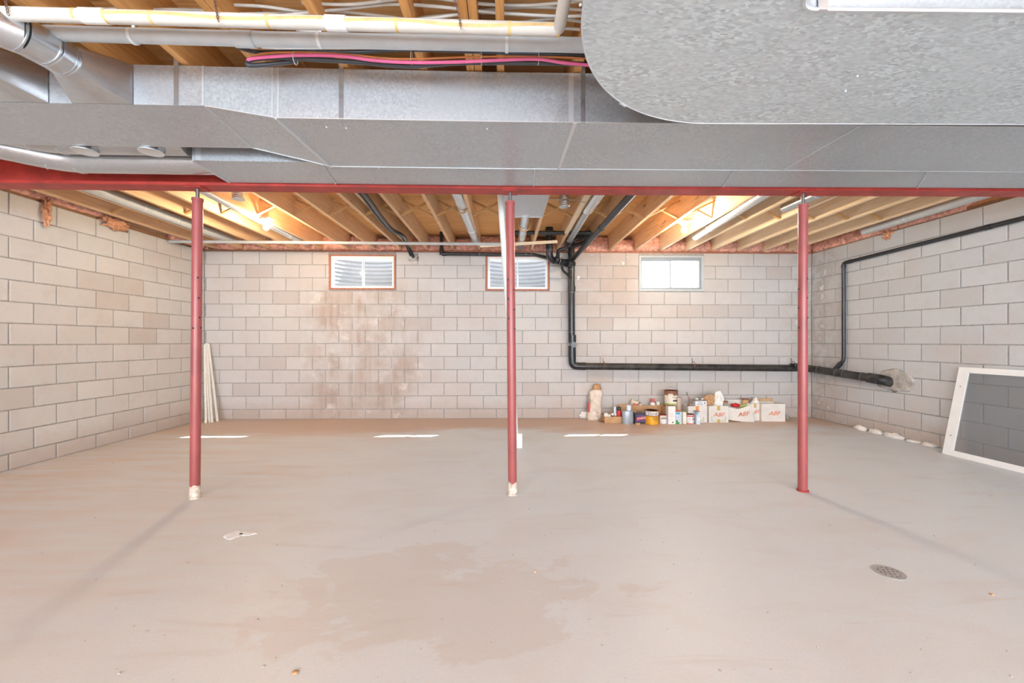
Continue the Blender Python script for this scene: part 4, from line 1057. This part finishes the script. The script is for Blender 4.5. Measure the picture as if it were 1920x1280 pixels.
# ------------------------------------------------------------------ stored goods by the back wall
def frame(px0, px1, pyb, dep, Y0=None):
    """returns centre x, front Y, width, m per px for something whose front foot spans px0..px1 at pyb"""
    a_, b_ = onZ(px0, pyb, 0.0), onZ(px1, pyb, 0.0)
    Y = (a_.y+b_.y)/2; return (a_.x+b_.x)/2, Y, b_.x-a_.x, a_.y/F
def open_box(name, label, px0, px1, pyb, pyt, dep, m='whitebox', rz=0.0, flaps=True, inner='kraft_in', cat='box', Yoff=0.0):
    cx, Y, w, k = frame(px0, px1, pyb, dep); h = (pyb-pyt)*k; Y += Yoff
    t = thing(name, label, cat, (cx, Y, 0), rz=rz); tt = 0.004
    pb('front_panel', m, t, -w/2, w/2, 0, tt, 0.001, h); pb('rear_panel', m, t, -w/2, w/2, dep-tt, dep, 0.001, h)
    pb('side_panel', m, t, -w/2, -w/2+tt, tt, dep-tt, 0.001, h); pb('side_panel', m, t, w/2-tt, w/2, tt, dep-tt, 0.001, h)
    pb('bottom_panel', inner, t, -w/2+tt, w/2-tt, tt, dep-tt, 0.001, 0.005)
    return t, w, h, dep, cx, Y
def deco_abf(t, w, h, tape='tape_gold', brackets=True, s=0.085, cxo=0.0, zf=0.47, sub='front_panel'):
    text_mesh('ABF', s, 'ink_orange', t, (cxo, -0.0012, h*zf), shear=0.35, sx=1.15)
    if brackets:
        for sx_ in (-1, 1):
            pb('printed_mark', 'ink_green', t, sx_*w*0.35-0.004, sx_*w*0.35+0.004, -0.0012, -0.0002, h*0.08, h*0.34)
            pb('printed_mark', 'ink_green', t, min(sx_*w*0.35, sx_*w*0.12), max(sx_*w*0.35, sx_*w*0.12), -0.0012, -0.0002, h*0.08, h*0.11)
        pb('packing_tape', tape, t, -0.022, 0.022, -0.0016, -0.0003, h*0.74, h+0.001); pb('packing_tape', tape, t, -0.022, 0.022, -0.0016, -0.0003, 0.002, h*0.2)
# paper sack
cx, Y, w, k = frame(1104, 1127, 788, 0.1)
sk = thing('paper_sack', 'tall pale paper sack with a twisted kraft top, leftmost of the stored goods', 'sack', (cx, Y+0.08, 0))
bm = bmesh.new(); rings = []; hh = 0.46
for j in range(15):
    u = j/14; z = hh*u; ww = (0.105-0.02*u+0.01*math.sin(u*9))*(1 if u < 0.93 else 0.75); dd_ = 0.07-0.02*u; xo = 0.035*u
    rings.append([bm.verts.new((xo+ww*(math.copysign(abs(math.cos(a))**0.55, math.cos(a)))*(1+0.06*noise.noise(Vector((a*2, z*8, 1)))), dd_*math.copysign(abs(math.sin(a))**0.55, math.sin(a))*(1+0.15*noise.noise(Vector((a*2, z*9, 4)))), z)) for a in [2*PI*q/24 for q in range(24)]])
for j in range(14):
    for q in range(24): bm.faces.new((rings[j][q], rings[j][(q+1) % 24], rings[j+1][(q+1) % 24], rings[j+1][q]))
bm.faces.new(rings[0][::-1]); bm.faces.new(rings[-1]); obj('bag_body', bm, 'sack', sk, smooth=True)
bm = bmesh.new(); lump(bm, (0.045, 0, 0.49), (0.062, 0.04, 0.055), 3, 0.5, 3); obj('twisted_top', bm, 'sack_kraft', sk, smooth=True)
bm = bmesh.new(); lump(bm, (-0.085, -0.03, 0.19), (0.018, 0.045, 0.085), 1, 0.1); obj('printed_mark', bm, 'pinkred', sk, smooth=True)
text_mesh('50\nKg', 0.045, 'ink_grey', sk, (0.04, -0.076, 0.09), name='lettering')

def can(name, label, px0, px1, pyb, pyt, body, lid=None, band=None, cat='can', Yoff=0.0, handle=False, zb=0.0, parts=(), group=None):
    cx, Y, w, k = frame(px0, px1, pyb, 0.1); r = w/2; h = (pyb-pyt)*k*0.985
    t = thing(name, label, cat, (cx, Y+r+Yoff, zb), group)
    bm = bmesh.new(); lathe(bm, [(r*0.97, 0.001), (r, 0.004), (r, h-0.006), (r*0.985, h-0.004)], 28); obj('body', bm, body, t, smooth='auto')
    bm = bmesh.new(); lathe(bm, [(r*1.02, h-0.008), (r*1.03, h), (r*0.9, h), (r*0.88, h-0.004), (0.001, h-0.004)], 28, cap=False); obj('lid', bm, lid or 'rust', t, smooth='auto')
    for (za, zb_, m_) in parts:
        bm = bmesh.new(); lathe(bm, [(r*1.006, h*za), (r*1.006, h*zb_)], 28, cap=False); obj('label_band', bm, m_, t, smooth='auto')
    if handle:
        ring = [Vector((r*math.cos(q), -0.01, h*0.82+handle*math.sin(q))) for q in [PI*k_/16 for k_ in range(17)]]
        pt('handle', 'steel', t, ring, 0.0018, 6)
    return t, r, h
# low cardboard tray
tr, w, h, dep, cx0, Y0 = open_box('cardboard_tray', 'low brown cardboard tray of odds and ends beside the paper sack', 1134, 1169, 793, 781, 0.22, 'kraft', rz=0.0)
pb('side_flap', 'kraft', tr, -w/2-0.05, -w/2, 0.06, 0.2, 0.03, 0.034)
def small(name, label, cat, loc, build):
    t = thing(name, label, cat, loc); build(t); return t
def b_cap(t):
    bm = bmesh.new(); lathe(bm, [(0.022, 0), (0.024, 0.03), (0.02, 0.06), (0.016, 0.075)], 18); obj('body', bm, 'grey_frame', t, smooth='auto')
    bm = bmesh.new(); lathe(bm, [(0.02, 0.07), (0.033, 0.085), (0.036, 0.105), (0.028, 0.13), (0.004, 0.138)], 18); obj('cap', bm, 'white', t, smooth=True)
small('jar', 'small jar with a round white cap, in the low brown tray', 'jar', (cx0-w/2+0.03, Y0+0.05, 0.03), b_cap).location.z = 0.006
def b_lump(m, s): 
    def f(t):
        bm = bmesh.new(); lathe(bm, [(s*0.9, 0), (s, s*0.3), (s, s*1.2), (s*0.8, s*1.35)], 16); obj('body', bm, m, t, smooth='auto')
        bm = bmesh.new(); lathe(bm, [(s*0.85, s*1.34), (s*0.85, s*1.7), (s*0.6, s*1.75)], 16); obj('lid', bm, 'white' if m != 'white' else 'cream', t, smooth='auto')
    return f
small('jar', 'white lidded jar low in the brown tray', 'jar', (cx0-0.06, Y0+0.055, 0.006), b_lump('white', 0.028)).scale.z = 2.4
small('jar', 'brown glass jar in the middle of the low tray', 'jar', (cx0-0.0, Y0+0.08, 0.006), b_lump('rust', 0.026)).scale.z = 2.8
small('jar', 'second brown jar in the low tray, nearer the red bottle', 'jar', (cx0+0.05, Y0+0.12, 0.006), b_lump('brown_paper', 0.024)).scale.z = 2.8
cr_, Yr, wr, kr = frame(1160, 1168.5, 793, 0.1)
def b_red(t):
    bm = bmesh.new(); lathe(bm, [(0.031, 0.0), (0.033, 0.01), (0.033, 0.155), (0.028, 0.165)], 20); obj('body', bm, 'red', t, smooth='auto')
    bm = bmesh.new(); lathe(bm, [(0.026, 0.163), (0.028, 0.17), (0.028, 0.205), (0.022, 0.22)], 20); obj('cap', bm, 'black', t, smooth='auto')
    text_mesh('!', 0.04, 'tape_gold', t, (0, -0.034, 0.12))
small('bottle', 'red bottle with a black cap in the low brown tray', 'bottle', (cr_, Y0+0.10, 0.006), b_red)
def b_wj(t):
    bm = bmesh.new(); lathe(bm, [(0.018, 0.0), (0.018, 0.17), (0.014, 0.20)], 16); obj('body', bm, 'paleblue', t, smooth='auto')
    bm = bmesh.new(); lathe(bm, [(0.014, 0.198), (0.014, 0.215)], 16); obj('cap', bm, 'white', t, smooth='auto')
small('bottle', 'slim pale blue bottle left of the red bottle', 'bottle', (cr_-0.056, Y0+0.12, 0.006), b_wj)
# large brown carton behind
bb_, wb, hb, depb, cxb, Yb_ = open_box('cardboard_box', 'open brown cardboard box of jars behind the grey tin', 1184, 1243, 787, 759.5, 0.20, 'kraft')
pb('end_flap', 'kraft_in', bb_, -wb/2-0.17, -wb/2-0.002, 0.10, 0.104, hb*0.42, hb*1.02)
bm = bmesh.new(); hexa(bm, [(wb/2+.002, 0, hb*.98), (wb/2+.005, 0, hb), (wb/2+.075, 0.02, hb*.55), (wb/2+.07, 0.02, hb*.52), (wb/2+.002, .18, hb*.98), (wb/2+.005, .18, hb), (wb/2+.075, .18, hb*.55), (wb/2+.07, .18, hb*.52)]); obj('end_flap', bm, 'kraft', bb_)
def ontop(px, dy): return onY(px, 760, Yb_+dy).x
def cyl_item(name, label, cat, px, dy, z0, z1, r, m, lid=None, lidm='red'):
    x = ontop(px, dy)
    def f(t):
        hh_ = z1-z0; bm = bmesh.new(); lathe(bm, [(r*.95, 0), (r, .01), (r, hh_*.75), (r*.75, hh_*.85)], 18); obj('body', bm, m, t, smooth='auto')
        bm = bmesh.new(); lathe(bm, [(r*.78, hh_*.83), (r*.8, hh_), (r*.6, hh_*1.02)], 18); obj('lid', bm, lidm, t, smooth='auto')
    small(name, label, cat, (x, Yb_+dy, z0), f)
cyl_item('jar', 'white jar with a red lid in the brown box', 'jar', 1223.5, 0.07, 0.006, 0.31, 0.040, 'white', lidm='pinkred')
cyl_item('jar', 'brown jar with a dark lid in the brown box', 'jar', 1198, 0.10, 0.006, 0.255, 0.028, 'rust', lidm='rust')
cyl_item('jar', 'pale pink jar low in the brown box', 'jar', 1201, 0.035, 0.006, 0.235, 0.026, 'cream', lidm='white')
x_ = ontop(1189, 0.1); bm = bmesh.new(); lump(bm, (0, 0, 0.22), (0.065, 0.05, 0.075), 6, 0.4)
for v in bm.verts:
    if v.co.z > 0.26: v.co.x = v.co.x*0.5-0.03
t = thing('plastic_bag', 'cream plastic bag bulging from the left of the brown box', 'bag', (x_+0.01, Yb_+0.1, 0.02)); obj('bag_body', bm, 'cream', t, smooth=True)
bm = bmesh.new(); lump(bm, (0.0, -0.045, 0.2), (0.035, 0.01, 0.03), 3, 0.5); obj('printed_mark', bm, 'pinkred', t, smooth=True)
x_ = ontop(1211, 0.06); t = thing('carton', 'slanting white carton in the brown box', 'carton', (x_, Yb_+0.05, 0.15)); t.rotation_euler = (0, -0.3, 0); pb('body', 'white', t, -0.055, 0.055, -0.0, 0.03, -0.05, 0.055); pb('printed_mark', 'pinkred', t, -0.05, 0.0, -0.001, 0.0, 0.0, 0.02)
x_ = ontop(1233, 0.06); t = thing('carton', 'small upright white carton at the right of the brown box', 'carton', (x_, Yb_+0.05, 0.006)); pb('body', 'white', t, -0.028, 0.028, 0, 0.04, 0, 0.265); pb('printed_mark', 'ltgreen', t, -0.028, -0.016, -0.001, 0, 0.2, 0.26)
# grey solvent tin
cx, Y, w, k = frame(1168.5, 1190, 795, 0.1)
t = thing('solvent_tin', 'oval grey metal tin with a screw spout in front of the brown box', 'tin', (cx, Y+0.055, 0))
bm = bmesh.new(); lathe(bm, [(w/2*.98, 0.001), (w/2, .006), (w/2, .175), (w/2*.98, .182), (w/2*.6, .19)], 32, sy=0.62); obj('body', bm, 'tin', t, smooth='auto')
bm = bmesh.new(); lathe(bm, [(w/2*1.015, .17), (w/2*1.015, .178)], 32, sy=0.63, cap=False); obj('rim', bm, 'galv_pipe', t, smooth='auto')
bm = bmesh.new(); lathe(bm, [(.027, .188), (.027, .202), (.034, .204), (.036, .262), (.030, .27)], 20, (0.015, 0, 0)); obj('spout_cap', bm, 'paleblue', t, smooth='auto')
# battery box
cx, Y, w, k = frame(1190.5, 1214, 794.5, 0.1)
t = thing('car_battery', 'black car battery with a purple and red label', 'battery', (cx, Y, 0))
pb('case', 'black', t, -w/2, w/2, 0.0, 0.13, 0.001, 0.135); pb('lid', 'black', t, -w/2-.003, w/2+.003, -0.003, 0.133, 0.135, 0.155)
for sx_ in (-0.055, 0.055):
    bm = bmesh.new(); lathe(bm, [(.009, .155), (.008, .172)], 12, (sx_, .1, 0)); obj('terminal', bm, 'tin', t)
pb('label_panel', 'purple', t, -w/2*.86, w/2*.9, -0.0042, -0.0032, 0.03, 0.132)
bm = bmesh.new(); hexa(bm, [(-w*.40, -.0052, .052), (w*.43, -.0052, .072), (w*.43, -.0044, .072), (-w*.40, -.0044, .052), (-w*.40, -.0052, .092), (w*.43, -.0052, .114), (w*.43, -.0044, .114), (-w*.40, -.0044, .092)]); obj('label_stripe', bm, 'red', t)
text_mesh('EXIDE', 0.042, 'white', t, (0.0, -0.0060, 0.083), rot=(PI/2, -0.12, 0), shear=0.3, sx=1.15)
cx, Y, w, k = frame(1192, 1200.5, 797, 0.1); bm = bmesh.new(); box(bm, cx-w/2, cx+w/2, Y, Y+0.03, 0.001, 0.03)
tag(obj('cardboard_scrap', bm, 'kraft'), 'small brown cardboard scrap lying before the black battery', 'cardboard')
# yellow paint can
t, r, h = can('paint_can', 'paint can with a yellow orange label and white top band', 1214.5, 1238.5, 797, 769.5, 'rust', 'rust', handle=0.16, parts=((0.02, 0.60, 'yellow'), (0.66, 0.93, 'white')))
text_mesh('Dural', 0.058, 'ink_dark', t, (-0.022, -r-0.001, h*0.80), sx=1.0); text_mesh('Cement\nColour', 0.026, 'ink_dark', t, (0.02, -r-0.001, h*0.45)).scale.z = 1
# small tin with red top
t, r, h = can('paint_tin', 'small white tin with a faded red rim right of the yellow can', 1239, 1252, 794.5, 777, 'white', 'rust', parts=((0.86, 0.99, 'pinkred'),))
pb('printed_mark', 'ink_grey', t, -r*.7, r*.6, -r-0.002, -r*.55, h*0.52, h*0.70); pb('printed_mark', 'tape_gold', t, -r*.5, r*.5, -r-0.002, -r*.6, h*0.76, h*0.82); pb('printed_mark', 'paleblue', t, -r*.3, r*.7, -r-0.002, -r*.55, h*0.14, h*0.22)
def carton(label, px0, px1, pyb, pyt, dep, m, decos=(), Yoff=0.0, topm=None, rz=0.0, name='carton'):
    cx, Y, w, k = frame(px0, px1, pyb, 0.1); h = (pyb-pyt)*k; t = thing(name, label, 'carton', (cx, Y+Yoff, 0), rz=rz)
    pb('body', m, t, -w/2, w/2, 0, dep, 0.001, h)
    if topm: pb('lid', topm, t, -w/2-.001, w/2+.001, -.001, dep+.001, h, h+0.006)
    for (a0, a1, b0_, b1_, m_) in decos: pb('printed_mark', m_, t, -w/2+w*a0, -w/2+w*a1, -0.0012, -0.0001, h*b0_, h*b1_)
    return t, w, h, cx, Y
# tall can standing on a brown carton
t, w, h, cx, Y = carton('brown carton under the tall rusty can', 1247, 1272, 791.0, 764, 0.19, 'kraft')
stand_h = h+0.001
tc_, r, h = can('paint_can', 'tall rusty can with a cream and green label standing on a brown carton', 1247.5, 1271.5, 789, 757.5, 'rust', 'rust', handle=0.10, zb=stand_h, parts=((0.24, 0.72, 'cream'), (0.10, 0.24, 'ltgreen')), Yoff=0.0)
tc_.location.y = Y+r+0.01
text_mesh('Milano', 0.036, 'ink_grey', tc_, (0.03, -r-0.0012, h*0.60)); pb('printed_mark', 'ink_dark', tc_, -0.01, 0.055, -r-0.0012, -r*.8, h*0.36, h*0.46); pb('torn_label', 'sack', tc_, -r*.8, -r*.1, -r-0.0012, -r*.55, h*0.7, h*0.82)
carton('tall white carton with a frayed top, tallest in front', 1253, 1266.5, 795, 761, 0.09, 'white', ((.1, .9, .45, .46, 'ink_grey'), (.55, .72, .06, .14, 'ink_dark'), (.15, .85, .7, .71, 'paleblue'), (.1, .8, .56, .57, 'pinkred')), topm='rust')
t, r, h = can('plastic_canister', 'cloudy brown plastic canister behind the cartons', 1268.5, 1280, 791, 744, 'clear', 'clear', cat='canister')
carton('blue topped carton with a green leaf print', 1267, 1278.5, 795, 772, 0.11, 'paleblue', ((0, .75, .80, .98, 'blue'), (0, .6, .0, .18, 'green'), (0, .35, .18, .34, 'green'), (0.1, 0.5, 0.86, .9, 'ink_dark')), topm='pinkred', rz=0.06)
carton('slim cream carton between the blue carton and the red rimmed tin', 1280, 1287, 794.5, 772.5, 0.09, 'cream', ((.3, .7, .3, .7, 'white'),), topm='ltgreen')
t, r, h = can('paint_tin', 'small tin with a rusty red lid before the first white carton', 1289.5, 1304, 795, 776.5, 'white', 'rust', parts=((0.74, 0.9, 'pinkred'), (0.0, 0.08, 'pinkred')))
pb('printed_mark', 'ink_grey', t, r*.2, r*.8, -r-0.001, -r*.4, h*0.45, h*0.62); pb('printed_mark', 'ink_grey', t, -r*.6, -r*.2, -r-0.001, -r*.5, h*0.5, h*0.56)
carton('narrow pale blue carton right of the rusty lidded tin', 1306, 1313, 795.5, 772, 0.10, 'paleblue', ((0, .45, .82, .98, 'blue'), (.3, .9, .3, .5, 'white')), topm='ink_grey', rz=-0.05)
# white cartons marked ABF
b1, w1, h1, dp1, cx1, Y1 = open_box('white_carton', 'white cardboard carton with an orange tape strip, behind the small tins', 1290, 1326, 792, 761, 0.24)
pb('packing_tape', 'orangecable', b1, -0.03, 0.02, -0.0016, -0.0003, h1*.70, h1+.001)
pb('printed_mark', 'ink_green', b1, w1*.30, w1*.33, -0.0012, 0, h1*.1, h1*.34); pb('printed_mark', 'ink_green', b1, w1*.12, w1*.33, -0.0012, 0, h1*.1, h1*.13)
b2, w2, h2, dp2, cx2, Y2 = open_box('white_carton', 'white ABF cardboard carton holding a white plastic bag', 1329, 1366, 792, 760.5, 0.24)
deco_abf(b2, w2, h2)
# collapsed carton
cx, Y, w3, k = frame(1367, 1415, 791, .1)
b3 = thing('white_carton', 'collapsing white ABF carton with red cloth showing, its front sagging', 'box', (cx, Y, 0))
bm = bmesh.new(); 
fp = [(-w3/2, 0.03, 0.03), (0.0, 0.0, 0.005), (w3/2, 0.0, 0.001), (w3/2-0.045, 0.03, 0.245), (-0.03, 0.05, 0.185), (-w3/2, 0.06, 0.215)]
va = [bm.verts.new(p) for p in fp]; vb = [bm.verts.new((p[0], p[1]+0.004, p[2])) for p in fp]
bm.faces.new(va); bm.faces.new(vb[::-1])
for q in range(6): bm.faces.new((va[q], va[(q+1) % 6], vb[(q+1) % 6], vb[q]))
obj('front_panel', bm, 'whitebox', b3)
pb('rear_panel', 'whitebox', b3, -w3/2, w3/2-.03, 0.24, 0.244, 0.001, 0.30); pb('side_panel', 'whitebox', b3, -w3/2, -w3/2+.004, 0.06, 0.24, 0.001, 0.21); pb('side_panel', 'whitebox', b3, w3/2-.034, w3/2-.03, 0.06, 0.24, 0.001, 0.235)
pb('bottom_panel', 'kraft_in', b3, -w3/2+.004, w3/2-.034, 0.06, 0.24, 0.001, 0.005)
text_mesh('ABF', 0.085, 'ink_orange', b3, (0.03, 0.010, 0.115), rot=(PI/2-0.14, -0.14, 0), shear=0.35, sx=1.15)
b4, w4, h4, dp4, cx4, Y4 = open_box('white_carton', 'largest white ABF carton, open, rightmost by the column', 1428, 1472, 790, 756.5, 0.28, rz=-0.04)
text_mesh('ABF', 0.085, 'ink_orange', b4, (0.01, -0.0012, h4*0.45), shear=0.35, sx=1.15)
pb('end_flap', 'kraft_in', b4, -w4/2+0.01, w4/2-0.01, 0.272, 0.276, h4, h4+0.045)
# carton behind between b3 and b4
b5, w5, h5, dp5, cx5, Y5 = open_box('white_carton', 'white ABF carton squeezed behind the sagging one, gold tape on its edge', 1401, 1426, 788.5, 756, 0.2, rz=-0.05)
text_mesh('BF', 0.075, 'ink_orange', b5, (0.04, -0.0012, h5*0.52), shear=0.35, sx=1.0); pb('packing_tape', 'tape_gold', b5, -0.0, 0.035, -0.0016, -.0003, h5*.76, h5+.001)
def on_b(px, Y): return onY(px, 760, Y).x
# contents of carton 1
t = thing('brush', 'stiff old brush standing up in a dark dish in the first white carton', 'brush', (on_b(1291, Y1+.12), Y1+.12, h1+0.002))
bm = bmesh.new(); lathe(bm, [(.03, 0), (.05, .012), (.02, .02), (.012, .05)], 18); obj('base', bm, 'rust', t, smooth='auto')
pt('handle', 'rust', t, [(0, 0, .04), (.004, 0, .09), (0, 0, .14), (-.018, 0, .19)], 0.0055, 8)
bm = bmesh.new(); lump(bm, (-.026, 0, .205), (.010, .010, .028), 2, .2); obj('bristle_head', bm, 'ink_grey', t, smooth=True)
t.location.z = h1-0.03
t = thing('kit_box', 'white box with blue lettering poking out of the first white carton', 'box', (on_b(1314.5, Y1+.05), Y1+.05, 0.006)); pb('body', 'white', t, -0.085, 0.085, 0, 0.08, 0, h1+0.062)
text_mesh('First\nAid Kit', 0.030, 'ink_blue', t, (-0.015, -0.0012, h1+0.030)); pb('lid', 'ink_grey', t, -0.095, 0.08, 0.002, 0.085, h1+0.062, h1+0.075); pb('printed_mark', 'ink_blue', t, 0.05, 0.062, -0.001, 0, h1+.02, h1+.045)
for i, (dx, lab) in enumerate(((-0.05, 'larger white knob on top of the lettered white box'), (0.03, 'smaller white knob on top of the lettered white box'))):
    bm = bmesh.new(); lump(bm, (0, 0, 0.014), (0.026-.008*i, 0.02, 0.014), i, 0.05); t2 = tag(obj('knob', bm, 'white', smooth=True), lab, 'knob'); t2.location = (t.location.x+dx, t.location.y+0.03, h1+0.075+0.006)
# contents of carton 2
bm = bmesh.new(); lump(bm, (on_b(1330, Y2+.12), Y2+.1, h2+.06), (0.075, 0.05, 0.085), 8, 0.7, 3.5, 4); tag(obj('crumpled_paper', bm, 'brown_paper'), 'crumpled brown paper spilling between the first two white cartons', 'paper')
t = thing('plastic_bag', 'white plastic bag draped up out of the second white carton', 'bag', (on_b(1346, Y2+.1), Y2+.1, h2-0.1))
bm = bmesh.new(); lump(bm, (-0.005, 0, .12), (.095, .06, .17), 5, .25, 2.2, 4)
for v in bm.verts:
    if v.co.z > 0.2: v.co.x = v.co.x*0.65+0.012
obj('bag_body', bm, 'plastic_bag', t, smooth=True)
bm = bmesh.new(); tube(bm, [(-.05, -.01, .17), (-.03, -.01, .285), (.02, -.01, .30), (.06, -.02, .22), (.085, -.03, .10)], [.012, .02, .02, .02, .012], 10); obj('bag_handle', bm, 'white', t, smooth=True)
x_ = on_b(1361, Y2+.05); t = thing('jar', 'brown jar at the right rim of the second white carton', 'jar', (x_, Y2+.06, .006)); bm = bmesh.new(); lathe(bm, [(.033, 0), (.033, h2+.05)], 18); obj('body', bm, 'glassjar', t, smooth='auto'); bm = bmesh.new(); lathe(bm, [(.035, h2+.03), (.035, h2+.055), (.03, h2+.06)], 18); obj('lid', bm, 'rust', t, smooth='auto')
# contents of carton 3
bm = bmesh.new(); lump(bm, (on_b(1379, Y+.1), Y+.1, .235), (.065, .035, .03), 4, .35, 3); tag(obj('cloth', bm, 'redcloth', smooth=True), 'bright red cloth in the sagging white carton', 'cloth')
bm = bmesh.new(); bar(bm, (on_b(1386, Y+.12), Y+.14, .215), (on_b(1406, Y+.12), Y+.14, .235), .06, .03); tag(obj('wood_offcut', bm, 'ltgreen'), 'olive block beside the red cloth in the sagging carton', 'block')
x_ = on_b(1398, Y+.18); t = thing('jar', 'brown lidded jar at the back of the sagging carton', 'jar', (x_, Y+.19, .006)); bm = bmesh.new(); lathe(bm, [(.048, 0), (.05, .29), (.046, .30)], 20); obj('body', bm, 'brown_paper', t, smooth='auto'); bm = bmesh.new(); lathe(bm, [(.05, .298), (.051, .315), (.045, .318)], 20); obj('lid', bm, 'rust', t, smooth='auto')
# contents of carton 5
t = thing('plastic_bag', 'small white plastic bag peaking out between the last two cartons', 'bag', (on_b(1416.5, Y5+.1), Y5+.1, h5-.06))
bm = bmesh.new(); lump(bm, (0, 0, .05), (.07, .05, .08), 5, .25, 2.2)
for v in bm.verts:
    if v.co.z > 0.06: v.co.x *= max(0.2, 1-(v.co.z-.06)*12)
    if v.co.z > 0.1: v.co.z += 0.02
obj('bag_body', bm, 'plastic_bag', t, smooth=True)
cx, Y, w, k = frame(1472, 1480, 786, .1)
t = thing('jar', 'small glass jar on the floor right of the largest carton', 'jar', (cx, Y, 0)); bm = bmesh.new(); lathe(bm, [(.028, .001), (.032, .01), (.032, .05), (.024, .06)], 18); obj('body', bm, 'glassjar', t, smooth='auto'); bm = bmesh.new(); lathe(bm, [(.026, .06), (.026, .072)], 18); obj('lid', bm, 'tin', t, smooth='auto')
